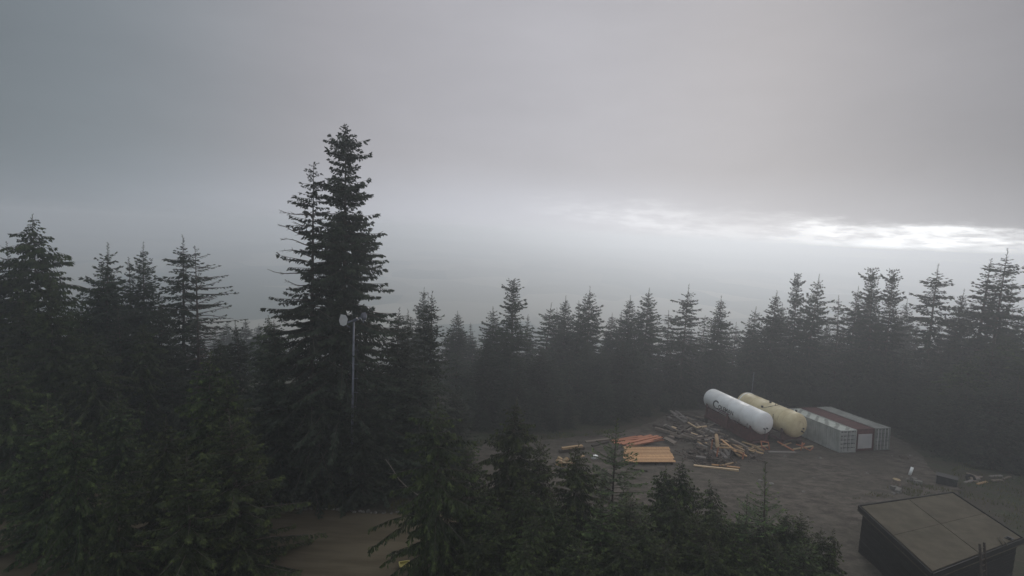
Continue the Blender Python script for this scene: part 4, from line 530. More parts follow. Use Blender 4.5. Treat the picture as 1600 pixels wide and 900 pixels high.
('timber', (23.95, 57.05, -2.6), (24.75, 55.98, -2.5), 0.21539707237135583, 0.14978613240194788, 0.3, 'dark_wood', 'weathered timber in the dark heap between the plank deck and the trestle', 'dark timbers heaped left of the trestle', 'timber'),
('timber', (24.31, 55.26, -2.64), (23.79, 53.13, -2.39), 0.28831353457175374, 0.11453539144752237, -0.38, 'weathered_wood', 'weathered timber in the dark heap between the plank deck and the trestle', 'dark timbers heaped left of the trestle', 'timber'),
('timber', (19.7, 50.58, -1.82), (20.54, 50.16, -1.75), 0.29701804699188783, 0.16845646036459577, 0.17, 'grey_wood', 'weathered timber in the dark heap between the plank deck and the trestle', 'dark timbers heaped left of the trestle', 'timber'),
('timber', (23.05, 56.88, -2.85), (23.38, 55.63, -2.76), 0.3426939179791962, 0.15822583739684712, 0.1, 'tan_wood', 'weathered timber in the dark heap between the plank deck and the trestle', 'dark timbers heaped left of the trestle', 'timber'),
('timber', (21.68, 55.86, -2.78), (22.42, 55.98, -2.86), 0.22289266247212364, 0.12228994894324151, -0.15, 'grey_wood', 'weathered timber in the dark heap between the plank deck and the trestle', 'dark timbers heaped left of the trestle', 'timber'),
('timber', (23.15, 52.79, -2.17), (22.81, 50.54, -1.81), 0.35280521824680255, 0.14955518691207578, 0.14, 'grey_wood', 'weathered timber in the dark heap between the plank deck and the trestle', 'dark timbers heaped left of the trestle', 'timber'),
('timber', (22.79, 54.35, -2.62), (23.87, 53.71, -2.61), 0.3362782675311742, 0.10874656451751857, -0.25, 'tan_wood', 'weathered timber in the dark heap between the plank deck and the trestle', 'dark timbers heaped left of the trestle', 'timber'),
('timber', (24.92, 56.88, -2.85), (24.95, 54.63, -2.63), 0.2760750879113918, 0.1385597380518022, 0.37, 'weathered_wood', 'weathered timber in the dark heap between the plank deck and the trestle', 'dark timbers heaped left of the trestle', 'timber'),
('timber', (21.12, 51.71, -2.16), (22.07, 51.44, -2.22), 0.2584037590495113, 0.12791328479668085, -0.21, 'grey_wood', 'weathered timber in the dark heap between the plank deck and the trestle', 'dark timbers heaped left of the trestle', 'timber'),
('timber', (21.65, 55.54, -2.4), (22.16, 53.94, -2.16), 0.2798956379279164, 0.14670528310262798, -0.27, 'grey_wood', 'weathered timber in the dark heap between the plank deck and the trestle', 'dark timbers heaped left of the trestle', 'timber'),
('timber', (20.9, 51.42, -1.84), (21.81, 51.68, -1.88), 0.27086934981346267, 0.1227272993761226, 0.35, 'grey_wood', 'weathered timber in the dark heap between the plank deck and the trestle', 'dark timbers heaped left of the trestle', 'timber'),
('timber', (23.97, 53.94, -2.12), (23.28, 51.12, -1.79), 0.27623899418357845, 0.1404150632084933, 0.3, 'grey_wood', 'weathered timber in the dark heap between the plank deck and the trestle', 'dark timbers heaped left of the trestle', 'timber'),
('board', (25.26, 56.33, -2.78), (26.24, 55.01, -2.69), 0.26157082203473664, 0.15890257631381824, 0, 'grey_wood', 'weathered board piled between the trestle and the frame of the white tank', 'boards lying under the white tank', 'board'),
('board', (26.26, 56.44, -2.69), (26.74, 55.54, -2.65), 0.22832755181328995, 0.18212030103644555, 0, 'tan_wood', 'weathered board piled between the trestle and the frame of the white tank', 'boards lying under the white tank', 'board'),
('board', (25.0, 54.9, -2.43), (24.88, 51.89, -2.12), 0.32135256325836015, 0.1031389219158092, 0, 'tan_wood', 'weathered board piled between the trestle and the frame of the white tank', 'boards lying under the white tank', 'board'),
('board', (25.42, 56.9, -2.53), (25.75, 54.39, -2.31), 0.26383564029021744, 0.12270779973570539, 0, 'dark_wood', 'weathered board piled between the trestle and the frame of the white tank', 'boards lying under the white tank', 'board'),
('board', (27.08, 55.04, -2.64), (27.43, 53.68, -2.53), 0.20473185106108407, 0.1615549565548221, 0, 'tan_wood', 'weathered board piled between the trestle and the frame of the white tank', 'boards lying under the white tank', 'board'),
('board', (28.94, 58.69, -2.89), (29.73, 57.17, -2.81), 0.27401307254841445, 0.19999274180535762, 0, 'dark_wood', 'weathered board piled between the trestle and the frame of the white tank', 'boards lying under the white tank', 'board'),
('board', (25.7, 55.69, -2.52), (26.3, 53.54, -2.32), 0.3174485423793696, 0.16551044941909782, 0, 'weathered_wood', 'weathered board piled between the trestle and the frame of the white tank', 'boards lying under the white tank', 'board'),
('board', (25.87, 55.21, -2.36), (26.24, 53.55, -2.22), 0.3211135498321963, 0.09874269936747132, 0, 'weathered_wood', 'weathered board piled between the trestle and the frame of the white tank', 'boards lying under the white tank', 'board'),
('board', (26.95, 56.21, -2.77), (27.07, 54.53, -2.63), 0.2796626838643958, 0.14249352477911928, 0, 'dark_wood', 'weathered board piled between the trestle and the frame of the white tank', 'boards lying under the white tank', 'board'),
('board', (26.93, 56.2, -2.67), (27.8, 54.48, -2.52), 0.2178995392731125, 0.17164444068951012, 0, 'tan_wood', 'weathered board piled between the trestle and the frame of the white tank', 'boards lying under the white tank', 'board'),
('board', (26.74, 54.3, -2.35), (27.98, 53.28, -2.29), 0.3089710475339738, 0.08445569615790628, 0, 'tan_wood', 'weathered board piled between the trestle and the frame of the white tank', 'boards lying under the white tank', 'board'),
('board', (24.34, 53.54, -2.16), (25.27, 52.34, -2.08), 0.21378189494280375, 0.1633612472509739, 0, 'dark_wood', 'weathered board piled between the trestle and the frame of the white tank', 'boards lying under the white tank', 'board'),
('board', (28.4, 56.39, -2.79), (28.79, 54.95, -2.68), 0.35193791678425757, 0.1331068568797785, 0, 'tan_wood', 'weathered board piled between the trestle and the frame of the white tank', 'boards lying under the white tank', 'board'),
('board', (27.05, 56.0, -2.66), (27.16, 53.31, -2.39), 0.3004961855720862, 0.1343336515206024, 0, 'weathered_wood', 'weathered board piled between the trestle and the frame of the white tank', 'boards lying under the white tank', 'board'),
('board', (27.48, 57.28, -2.67), (28.51, 56.06, -2.61), 0.27832161040535247, 0.10271552983852439, 0, 'tan_wood', 'weathered board piled between the trestle and the frame of the white tank', 'boards lying under the white tank', 'board'),
('board', (25.48, 56.6, -2.5), (26.84, 55.95, -2.5), 0.23776053135863734, 0.11123322181375926, 0, 'weathered_wood', 'weathered board piled between the trestle and the frame of the white tank', 'boards lying under the white tank', 'board'),
('board', (32.78, 56.03, -2.76), (35.88, 57.58, -2.89), 0.16, 0.12, 0, 'pale_wood', 'pale board lying in front of the yellow tank', None, 'board'),
('board', (28.05, 56.01, -2.75), (30.45, 57.02, -2.84), 0.16, 0.12, 0, 'pale_wood', 'pale board lying in front of the white tank frame', None, 'board'),
('bar', (31.9, 57.87, -2.66), (32.5, 55.51, -2.7), 0.14, 0.12, 0, 'red_wood', 'reddish bar slanting down between the two tanks', None, 'bar'),
('board', (31.86, 56.78, -2.67), (33.52, 57.94, -2.77), 0.14, 0.1, 0, 'tan_wood', 'short tan board under the front of the yellow tank', None, 'board'),
('plank', (29.36, 54.85, -2.71), (32.48, 55.09, -2.73), 0.3, 0.12, 0, 'grey_wood', 'grey plank flat on the gravel below the tank fronts', None, 'plank'),
('log', (5.71, 51.1, -2.15), (8.45, 52.63, -2.33), 0.35, 0.3, 0, 'dark_wood', 'dark weathered log at the left end of the gravel pad', None, 'log'),
('log', (5.98, 51.33, -1.96), (8.29, 52.58, -2.1), 0.3, 0.25, 0, 'tan_wood', 'brown log resting behind the dark weathered log', None, 'log'),
('log', (9.01, 55.03, -2.67), (12.43, 56.76, -2.85), 0.35, 0.25, 0, 'weathered_wood', 'grey log along the grass edge left of the reddish planks', None, 'log'),
('beam', (9.51, 53.68, -2.51), (11.63, 55.69, -2.74), 0.3, 0.2, 0, 'dark_wood', 'dark beam just below the grey log at the grass edge', None, 'beam'),
('beam', (12.05, 46.66, -1.6), (13.55, 46.12, -1.52), 0.28, 0.2, 0, 'dark_wood', 'black beam lying in front of the plank deck', None, 'beam'),
('board', (17.48, 52.38, -2.42), (18.56, 52.12, -2.39), 0.25, 0.12, 0, 'dark_wood', 'dark board just right of the plank deck', None, 'board'),
('stick', (18.57, 53.66, -2.57), (19.27, 52.22, -2.4), 0.14, 0.1, 0, 'dark_wood', 'thin dark stick right of the plank deck, left half of a bent pair', None, 'stick'),
('stick', (19.27, 52.22, -2.4), (20.82, 53.12, -2.51), 0.14, 0.1, 0, 'dark_wood', 'thin dark stick right of the plank deck, right half of a bent pair', None, 'stick'),
('rail', (22.94, 62.47, -2.52), (23.28, 60.49, -2.4), 0.16, 0.14, 0, 'pale_wood', 'pale curved rail on the grey heap, upper half', None, 'rail'),
('rail', (23.28, 60.49, -2.4), (24.9, 61.46, -2.53), 0.16, 0.14, 0, 'pale_wood', 'pale curved rail on the grey heap, lower half', None, 'rail'),
('board', (7.2, 49.23, -1.99), (8.12, 50.24, -2.13), 0.25, 0.1, 0, 'tan_wood', 'yellowish board among the cut stumps left of the airy sapling', None, 'board'),
('stick', (55.54, 54.66, -2.75), (56.1, 55.15, -1.9), 0.09, 0.09, 0, 'weathered_wood', 'thin upright stick on the right-hand grass slope', None, 'stick'),
('board', (46.04, 48.34, -1.85), (47.96, 49.36, -1.96), 0.2, 0.1, 0, 'weathered_wood', 'weathered scrap board beside the tyre on the grass slope', 'scrap boards around the tyre on the grass slope', 'board'),
('board', (45.65, 47.89, -1.78), (46.01, 47.55, -1.68), 0.2, 0.1, 0, 'weathered_wood', 'weathered scrap board beside the tyre on the grass slope', 'scrap boards around the tyre on the grass slope', 'board'),
('board', (44.42, 47.27, -1.7), (46.16, 48.13, -1.77), 0.2, 0.1, 0, 'grey_wood', 'weathered scrap board beside the tyre on the grass slope', 'scrap boards around the tyre on the grass slope', 'board'),
('board', (45.31, 46.93, -1.64), (46.92, 47.69, -1.71), 0.2, 0.1, 0, 'tan_wood', 'weathered scrap board beside the tyre on the grass slope', 'scrap boards around the tyre on the grass slope', 'board'),
('board', (49.15, 49.75, -2.06), (50.66, 50.03, -2.06), 0.2, 0.1, 0, 'grey_wood', 'weathered scrap board beside the tyre on the grass slope', 'scrap boards around the tyre on the grass slope', 'board'),
('board', (48.03, 48.34, -1.85), (49.23, 48.46, -1.82), 0.2, 0.1, 0, 'weathered_wood', 'weathered scrap board beside the tyre on the grass slope', 'scrap boards around the tyre on the grass slope', 'board'),
('board', (46.49, 48.89, -1.94), (47.32, 49.08, -1.92), 0.2, 0.1, 0, 'weathered_wood', 'weathered scrap board beside the tyre on the grass slope', 'scrap boards around the tyre on the grass slope', 'board'),
('board', (49.92, 49.13, -1.97), (51.35, 49.83, -2.03), 0.2, 0.1, 0, 'weathered_wood', 'weathered scrap board beside the tyre on the grass slope', 'scrap boards around the tyre on the grass slope', 'board'),
('board', (46.4, 48.62, -1.9), (46.96, 48.44, -1.82), 0.2, 0.1, 0, 'grey_wood', 'weathered scrap board beside the tyre on the grass slope', 'scrap boards around the tyre on the grass slope', 'board'),
('board', (47.53, 50.48, -2.16), (47.42, 49.16, -1.93), 0.2, 0.1, 0, 'weathered_wood', 'weathered scrap board beside the tyre on the grass slope', 'scrap boards around the tyre on the grass slope', 'board'),
]
PAD = [(-2.42, 51.54), (-2.21, 53.88), (0.8, 54.12), (5.15, 55.81), (9.02, 57.61), (12.68, 59.15), (17.02, 62.74), (21.48, 68.21), (24.93, 72.04), (30.92, 75.45), (37.18, 74.31), (42.93, 71.05), (46.49, 66.77), (49.9, 63.83), (49.52, 60.7), (47.61, 56.36), (44.4, 51.14), (43.08, 47.68), (42.39, 45.5)]
PT = {
 'stump': (36.64, 45.75, -1.58),
 'pipe': (40.66, 49.26, -2.1),
 'box': (42.06, 46.64, -1.7),
 'tyre': (45.68, 48.07, -1.92),
 'tray': (-5.64, 28.67, 0.01),
 'carton': (9.14, 49.66, -2.15),
 'stone': (39.44, 56.96, -2.99),
 'rock1': (44.57, 55.07, -2.8),
 'rock2': (46.06, 55.96, -2.91),
 'rock3': (34.14, 53.33, -2.6),
 'bit1': (24.2, 44.21, -1.35),
 'bit2': (34.31, 42.97, -1.16),
 'chop': [(5.26, 46.93, -1.74), (5.63, 46.39, -1.66), (6.12, 47.48, -1.83), (6.4, 46.74, -1.72), (6.15, 48.32, -1.96), (5.3, 47.97, -1.9), (6.8, 48.02, -1.92)],
 'dish': (23.48, 44.76, -1.41),
 'redbit': (30.04, 55.61, -2.86),
 'block': [(35.36, 44.21, -1.34), (39.45, 47.18, -1.78), (39.07, 46.24, -1.65), (35.21, 43.57, -1.25)],
 'deck': [(12.91, 53.23, -2.59), (18.0, 54.02, -2.68), (16.94, 48.76, -2.03), (11.6, 47.92, -1.9)],
 'trestle': [(21.95, 50.95, -2.32), (23.38, 51.34, -2.36), (25.06, 51.79, -2.41), (22.88, 52.73, -2.52)],
 'wtank': (29.64, 57.25, -0.29),
 'ytank': (33.79, 57.9, -0.57),
 'cont': (37.85, 55.86, -2.89),
 'pole1': (36.29, 74.07, -4.77),
 'pole2': (46.8, 79.94, -5.83),
 'lamp': (-11.24, 36.3, 13.2),
 'shed': [(23.93, 32.75, 3.0), (32.47, 35.35, 3.0), (31.94, 29.68, 3.0), (23.22, 25.79, 3.0)],
 'ladder': [(27.55, 27.2, 4.45), (26.72, 26.5, 3.73), (26.2, 25.2, 3.67)],
 'roofbits': [(29.99, 29.07, 3.0), (30.94, 29.53, 3.0)],
 'grass': [[(-15.34, 33.86), (-16.61, 36.65), (-13.2, 37.95), (-7.11, 37.45), (-6.56, 34.76)], [(-3.27, 52.04), (-3.14, 55.17), (5.27, 57.51), (12.99, 60.74), (13.22, 59.2), (5.11, 55.32)], [(49.81, 53.88), (64.36, 61.39), (55.85, 47.97), (41.75, 35.26), (38.88, 36.1), (41.37, 45.0), (39.34, 45.4)], [(-28.03, 26.16), (-29.73, 27.81), (-27.07, 28.16), (-23.4, 26.51)], [(22.72, 38.35), (24.21, 40.59), (27.81, 41.24), (29.87, 40.69), (27.87, 38.89)], [(29.36, 41.14), (38.88, 47.08), (41.38, 44.36), (35.15, 42.33)]],
}


# ------------------------------------------------------------------ materials
M = {}
def mat(name, rough=.8, spec=.3):
    m = D.materials.new(name); m.use_nodes = True
    t = NT(m.node_tree)
    o = t.n('ShaderNodeOutputMaterial')
    b = t.n('ShaderNodeBsdfPrincipled', None, Roughness=rough)
    b.inputs['Specular IOR Level'].default_value = spec
    t.t.links.new(b.outputs[0], o.inputs[0])
    M[name] = m
    return t, b
def link(t, a, b): t.t.links.new(a, b)
def objco(t): return t.n('ShaderNodeTexCoord').outputs['Object']
def geopos(t): return t.n('ShaderNodeNewGeometry').outputs['Position']
def bump(t, b, h, strength, dist):
    bp = t.n('ShaderNodeBump', None, Strength=strength, Distance=dist, Height=h)
    link(t, bp.outputs[0], b.inputs['Normal'])

def foliage(name, dark, light, tip):
    t, b = mat(name, .75, .15)
    rnd = t.n('ShaderNodeObjectInfo').outputs['Random']
    n = t.noise(geopos(t), .55, 3)
    n2 = t.noise(geopos(t), 3.1, 2)
    f = t.math('ADD', t.math('MULTIPLY', n, .7), t.math('MULTIPLY', n2, .5))
    c = t.mix(t.ramp(f, .38, .85), (*dark, 1), (*light, 1))
    a = t.n('ShaderNodeAttribute', {'attribute_name': 'tip'}).outputs['Fac']
    c = t.mix(t.math('MULTIPLY', a, t.ramp(n2, .35, .7)), c, (*tip, 1))
    hs = t.n('ShaderNodeHueSaturation', None, Color=c, Hue=t.math('MULTIPLY_ADD', rnd, .03, .490), Value=t.math('MULTIPLY_ADD', rnd, .5, .75))
    link(t, hs.outputs[0], b.inputs['Base Color'])
foliage('fir_needles', (.016, .024, .016), (.036, .048, .030), (.085, .10, .055))
foliage('hemlock_needles', (.013, .020, .009), (.040, .056, .019), (.115, .145, .042))
foliage('young_needles', (.022, .036, .016), (.055, .088, .030), (.16, .22, .065))

def simple(name, c1, c2, scale, rough=.8, spec=.3, bmp=0, dist=.02, stretch=None, coord='obj'):
    t, b = mat(name, rough, spec)
    v = objco(t) if coord == 'obj' else geopos(t)
    if stretch:
        v = t.n('ShaderNodeMapping', None, Vector=v, Scale=stretch).outputs[0]
    n = t.noise(v, scale, 6, .62)
    c = t.mix(t.ramp(n, .3, .72), (*c1, 1), (*c2, 1))
    rnd = t.n('ShaderNodeObjectInfo').outputs['Random']
    hs = t.n('ShaderNodeHueSaturation', None, Color=c, Value=t.math('MULTIPLY_ADD', rnd, .35, .82))
    link(t, hs.outputs[0], b.inputs['Base Color'])
    if bmp: bump(t, b, n, bmp, dist)
simple('bark', (.05, .042, .036), (.12, .10, .085), 6, .95, .1, .6, .05, (1, 1, .25))
simple('pale_bark', (.14, .12, .10), (.26, .23, .20), 6, .95, .1, .4, .03, (1, 1, .25))
ws = (6, .35, 6)
simple('new_wood', (.40, .21, .09), (.58, .34, .16), 2.0, .75, .25, .2, .01, ws)
simple('red_wood', (.36, .13, .075), (.50, .22, .12), 2.0, .75, .25, .2, .01, ws)
simple('pale_wood', (.50, .36, .22), (.66, .50, .32), 2.0, .75, .25, .2, .01, ws)
simple('tan_wood', (.30, .20, .11), (.44, .30, .17), 2.0, .8, .2, .2, .01, ws)
simple('weathered_wood', (.15, .12, .095), (.27, .225, .185), 2.0, .9, .15, .3, .01, ws)
simple('grey_wood', (.17, .15, .135), (.29, .265, .24), 2.0, .9, .15, .3, .01, ws)
simple('dark_wood', (.045, .036, .03), (.10, .08, .065), 2.0, .9, .15, .3, .01, ws)
def tank_paint(name, c1, c2, stain, amount):
    t, b = mat(name, .42, .45)
    o = objco(t)
    n = t.noise(o, .8, 4, .6)
    st = t.noise(t.n('ShaderNodeMapping', None, Vector=o, Scale=(.5, 3.2, .5)).outputs[0], 1.6, 5, .7)
    sp = t.noise(o, 5.0, 5, .75)
    c = t.mix(t.ramp(n, .3, .7), (*c1, 1), (*c2, 1))
    c = t.mix(t.math('MULTIPLY', t.ramp(st, .52, .78), amount), c, (*stain, 1))
    c = t.mix(t.math('MULTIPLY', t.ramp(sp, .66, .8), amount), c, (stain[0] * .6, stain[1] * .5, stain[2] * .4, 1))
    link(t, c, b.inputs['Base Color'])
tank_paint('white_paint', (.74, .74, .72), (.85, .85, .83), (.50, .48, .42), .35)
tank_paint('cream_paint', (.58, .475, .27), (.70, .60, .38), (.30, .20, .09), .6)
simple('red_steel', (.075, .026, .026), (.135, .044, .042), 2.5, .7, .3)
simple('rust_red_steel', (.060, .026, .025), (.115, .047, .043), 1.2, .75, .25)
def steel_paint(name, c1, c2, rust):
    t, b = mat(name, .65, .3)
    o = objco(t)
    n = t.noise(o, .9, 5, .6)
    st = t.noise(t.n('ShaderNodeMapping', None, Vector=o, Scale=(2.2, 2.2, .28)).outputs[0], 1.5, 6, .7)
    sp = t.noise(o, 3.2, 6, .78)
    c = t.mix(t.ramp(n, .3, .7), (*c1, 1), (*c2, 1))
    c = t.mix(t.math('MULTIPLY', t.ramp(st, .50, .72), .55), c, (c1[0] * .55, c1[1] * .5, c1[2] * .45, 1))
    c = t.mix(t.math('MULTIPLY', t.ramp(sp, .62, .76), .75), c, (*rust, 1))
    rnd = t.n('ShaderNodeObjectInfo').outputs['Random']
    hs = t.n('ShaderNodeHueSaturation', None, Color=c, Value=t.math('MULTIPLY_ADD', rnd, .22, .88))
    link(t, hs.outputs[0], b.inputs['Base Color'])
steel_paint('pale_steel', (.31, .318, .30), (.45, .455, .43), (.14, .075, .04))
steel_paint('green_grey_steel', (.16, .168, .15), (.25, .258, .235), (.10, .06, .035))
simple('door_shadow_grey', (.10, .105, .095), (.17, .175, .16), 2, .8, .2)
simple('panel_white', (.40, .39, .39), (.50, .49, .48), .7, .7, .2)
simple('galvanised', (.075, .08, .10), (.13, .14, .17), 3, .45, .5)
simple('black_plastic', (.015, .016, .017), (.03, .032, .034), 3, .6, .3)
simple('rubber', (.015, .015, .016), (.03, .03, .03), 5, .9, .2)
simple('glass_face', (.62, .63, .62), (.72, .73, .72), 3, .3, .5)
simple('dark_siding', (.012, .012, .012), (.028, .027, .025), 3, .85, .15, .3, .01, (1, 1, 8))
simple('fascia_paint', (.010, .010, .010), (.020, .019, .018), 3, .7, .2)
simple('trim_brown', (.045, .038, .026), (.08, .068, .045), 3, .8, .2)
t, b = mat('roof_sheet', .9, .15)
P = geopos(t)
a_ = t.noise(P, .8, 5, .65); b2_ = t.noise(P, 7, 5, .75); c2_ = t.noise(t.n('ShaderNodeMapping', None, Vector=P, Rotation=(0, 0, .25), Scale=(.4, 2.4, 1)).outputs[0], 1.4, 4, .6)
c = t.mix(t.ramp(a_, .3, .7), (.058, .049, .033, 1), (.094, .080, .057, 1))
c = t.mix(t.math('MULTIPLY', t.ramp(c2_, .5, .72), .4), c, (.045, .044, .026, 1))
c = t.mix(t.math('MULTIPLY', t.ramp(b2_, .58, .76), .5), c, (.125, .112, .085, 1))
c = t.mix(t.math('MULTIPLY', t.ramp(b2_, .42, .28), .5), c, (.03, .027, .018, 1))
link(t, c, b.inputs['Base Color']); bump(t, b, b2_, .3, .02)
simple('stone_grey', (.10, .095, .085), (.24, .225, .20), 5, .9, .2, .5, .02)
simple('yellow_plastic', (.38, .33, .10), (.5, .43, .14), 3, .6, .3)
simple('logo_black', (.012, .014, .014), (.02, .022, .022), 3, .6, .3)
simple('logo_purple', (.14, .055, .11), (.20, .08, .15), 3, .6, .3)
simple('cut_end', (.22, .17, .10), (.32, .25, .15), 8, .8, .2)

t, b = mat('banded_roof', .75, .2)  # pale roof colour crossed by darker diagonal bands, with random darker blotches
v = t.n('ShaderNodeMapping', None, Vector=objco(t), Rotation=(0, 0, rad(32)), Scale=(.55, 1, 1)).outputs[0]
wv = t.n('ShaderNodeTexWave', None, Vector=v, Scale=.42, Distortion=2.5, Detail=3.0).outputs['Fac']
nn = t.noise(objco(t), 1.6, 5, .65)
c = t.mix(t.ramp(wv, .55, .9), (.46, .48, .43, 1), (.24, .25, .22, 1))
c = t.mix(t.math('MULTIPLY', t.ramp(nn, .5, .75), .5), c, (.2, .19, .15, 1))
link(t, c, b.inputs['Base Color'])

# ground: forest soil, moss and, far below, the fields of the plain
t, b = mat('forest_ground', .95, .1)
P = geopos(t)
n = t.noise(P, .35, 6, .6); nb = t.noise(P, 4, 5, .7)
soil = t.mix(t.ramp(n, .4, .62), (.048, .042, .032, 1), (.036, .044, .024, 1))
soil = t.mix(t.math('MULTIPLY', t.ramp(nb, .45, .7), .5), soil, (.10, .085, .06, 1))
fv = t.n('ShaderNodeTexVoronoi', None, Vector=t.n('ShaderNodeMapping', None, Vector=P, Scale=(1, .55, 1)).outputs[0], Scale=.009)
fc = t.n('ShaderNodeSeparateColor', None, Color=fv.outputs['Color']).outputs
field = t.mix(t.ramp(fc[0], .3, .75), (.13, .135, .10, 1), (.25, .235, .18, 1))
field = t.mix(t.ramp(fc[1], .62, .7), field, (.045, .07, .05, 1))
yy = t.n('ShaderNodeSeparateXYZ', None, Vector=P).outputs[1]
link(t, t.mix(t.ramp(yy, 300.0, 420.0), soil, field), b.inputs['Base Color'])
bump(t, b, nb, .6, .08)

t, b = mat('gravel', .95, .12)
P = geopos(t)
vm = t.n('ShaderNodeMapping', None, Vector=P, Rotation=(0, 0, rad(-20)), Scale=(.75, 1.15, 1)).outputs[0]
tracks = t.noise(vm, 1.1, 8, .74)
big = t.noise(P, .16, 4, .55)
fine = t.noise(P, 9, 4, .8)
pebs = t.n('ShaderNodeTexVoronoi', None, Vector=P, Scale=5.5).outputs['Distance']
c = t.mix(t.ramp(tracks, .36, .64), (.040, .033, .026, 1), (.118, .101, .083, 1))
c = t.mix(t.math('MULTIPLY', t.ramp(big, .42, .64), .6), c, (.060, .054, .041, 1))
c = t.mix(t.math('MULTIPLY', t.ramp(fine, .56, .74), .6), c, (.24, .22, .19, 1))
c = t.mix(t.math('MULTIPLY', t.ramp(fine, .44, .3), .7), c, (.028, .024, .02, 1))
link(t, c, b.inputs['Base Color'])
h = t.math('ADD', t.math('MULTIPLY', tracks, .8), t.math('ADD', t.math('MULTIPLY', fine, .35), t.math('MULTIPLY', pebs, .2)))
bump(t, b, h, .7, .10)

t, b = mat('road_dirt', .95, .12)
P = geopos(t)
vm = t.n('ShaderNodeMapping', None, Vector=P, Rotation=(0, 0, rad(6)), Scale=(.2, 1.2, 1)).outputs[0]
tr = t.noise(vm, 1.0, 4, .6); fine = t.noise(P, 10, 4, .8)
c = t.mix(t.ramp(tr, .36, .64), (.072, .058, .036, 1), (.105, .087, .058, 1))
c = t.mix(t.math('MULTIPLY', t.ramp(fine, .64, .8), .4), c, (.26, .23, .17, 1))
link(t, c, b.inputs['Base Color'])
bump(t, b, t.math('ADD', tr, t.math('MULTIPLY', fine, .3)), .6, .08)

t, b = mat('grass_blades', .8, .15)
n = t.noise(geopos(t), .8, 3)
link(t, t.mix(t.ramp(n, .35, .65), (.055, .075, .026, 1), (.115, .115, .04, 1)), b.inputs['Base Color'])

# water far below
t, b = mat('river_water', .15, .5)
b.inputs['Base Color'].default_value = (.05, .07, .08, 1)

# ------------------------------------------------------------------ mesh helpers
def new_mesh(name, verts, faces, material):
    me = D.meshes.new(name)
    me.from_pydata([tuple(v) for v in verts], [], faces)
    me.materials.append(M[material])
    me.update()
    return me
def obj(name, me, parent=None, **props):
    o = D.objects.new(name, me); C.objects.link(o)
    if parent: o.parent = parent
    for k, v in props.items():
        if v: o[k] = v
    return o
def thing(name, label, cat, loc=(0, 0, 0), rz=0, group=None):
    o = D.objects.new(name, None); C.objects.link(o)
    o.empty_display_size = .3
    o.location = loc; o.rotation_euler = (0, 0, rz)
    o['label'] = label; o['category'] = cat
    if group: o['group'] = group
    return o
class MB:
    def __init__(s): s.v = []; s.f = []
    def quad(s, a, b, c, d):
        i = len(s.v); s.v += [a, b, c, d]; s.f.append((i, i + 1, i + 2, i + 3))
    def box(s, lo, hi, mtx=None):
        x0, y0, z0 = lo; x1, y1, z1 = hi
        p = [Vector(q) for q in ((x0, y0, z0), (x1, y0, z0), (x1, y1, z0), (x0, y1, z0), (x0, y0, z1), (x1, y0, z1), (x1, y1, z1), (x0, y1, z1))]
        if mtx: p = [mtx @ q for q in p]
        i = len(s.v); s.v += p
        s.f += [tuple(i + k for k in q) for q in ((3, 2, 1, 0), (4, 5, 6, 7), (0, 1, 5, 4), (1, 2, 6, 5), (2, 3, 7, 6), (3, 0, 4, 7))]
        return s
    def tube(s, pts, radii, n=8, caps=True):
        pts = [Vector(p) for p in pts]; rings = []
        for k, p in enumerate(pts):
            d = (pts[min(k + 1, len(pts) - 1)] - pts[max(k - 1, 0)]).normalized()
            a = d.cross(Vector((0, 0, 1)) if abs(d.z) < .9 else Vector((1, 0, 0))).normalized(); b = d.cross(a)
            i = len(s.v); r = radii[k] if isinstance(radii, (list, tuple)) else radii
            for j in range(n):
                t_ = 2 * math.pi * j / n; s.v.append(p + a * math.cos(t_) * r + b * math.sin(t_) * r)
            rings.append(i)
        for a, b in zip(rings, rings[1:]):
            for j in range(n):
                s.f.append((a + j, a + (j + 1) % n, b + (j + 1) % n, b + j))
        if caps:
            s.f.append(tuple(rings[0] + j for j in reversed(range(n)))); s.f.append(tuple(rings[-1] + j for j in range(n)))
        return s
    def build(s, name, material, parent=None, smooth=False, **props):
        me = new_mesh(name, s.v, s.f, material)
        if smooth: me.shade_smooth()
        return obj(name, me, parent, **props)

def tz(x, y):
    return float(np.interp(y, KX, KZ))
def inside(p, poly):
    x, y = p; c = False; j = len(poly) - 1
    for i in range(len(poly)):
        xi, yi = poly[i]; xj, yj = poly[j]
        if (yi > y) != (yj > y) and x < (xj - xi) * (y - yi) / (yj - yi) + xi: c = not c
        j = i
    return c
R = random.Random(11)

# ------------------------------------------------------------------ ground
ROAD_S = [(-60, 30.0), (-40, 28.0), (-25, 25.6), (-12, 24.0), (-4, 23.4), (4, 23.0), (14, 22), (20, 20.5), (27, 24.0)]
ROAD_N = [(28, 31.5), (31.5, 34.7)]
ROAD_N2 = [(-3.2, 52), (-3.4, 46), (-3.6, 40), (-4.6, 36.2), (-8, 34.9), (-12, 34.9), (-20, 35.3), (-30, 36.4), (-45, 38), (-60, 39)]
pad_poly = list(reversed(PAD))                 # walked from the south-east corner round the north edge to the west
ring = ROAD_S + ROAD_N + pad_poly + ROAD_N2
road_poly = [p for p in ring]
def sheet_z(x, y):
    v = Vector((x, y, 0))
    return tz(x, y) + .05 * (noise.noise(v * .6)) + .035 * noise.noise(Vector((x * .5, y * 2.2, 3))) + .03

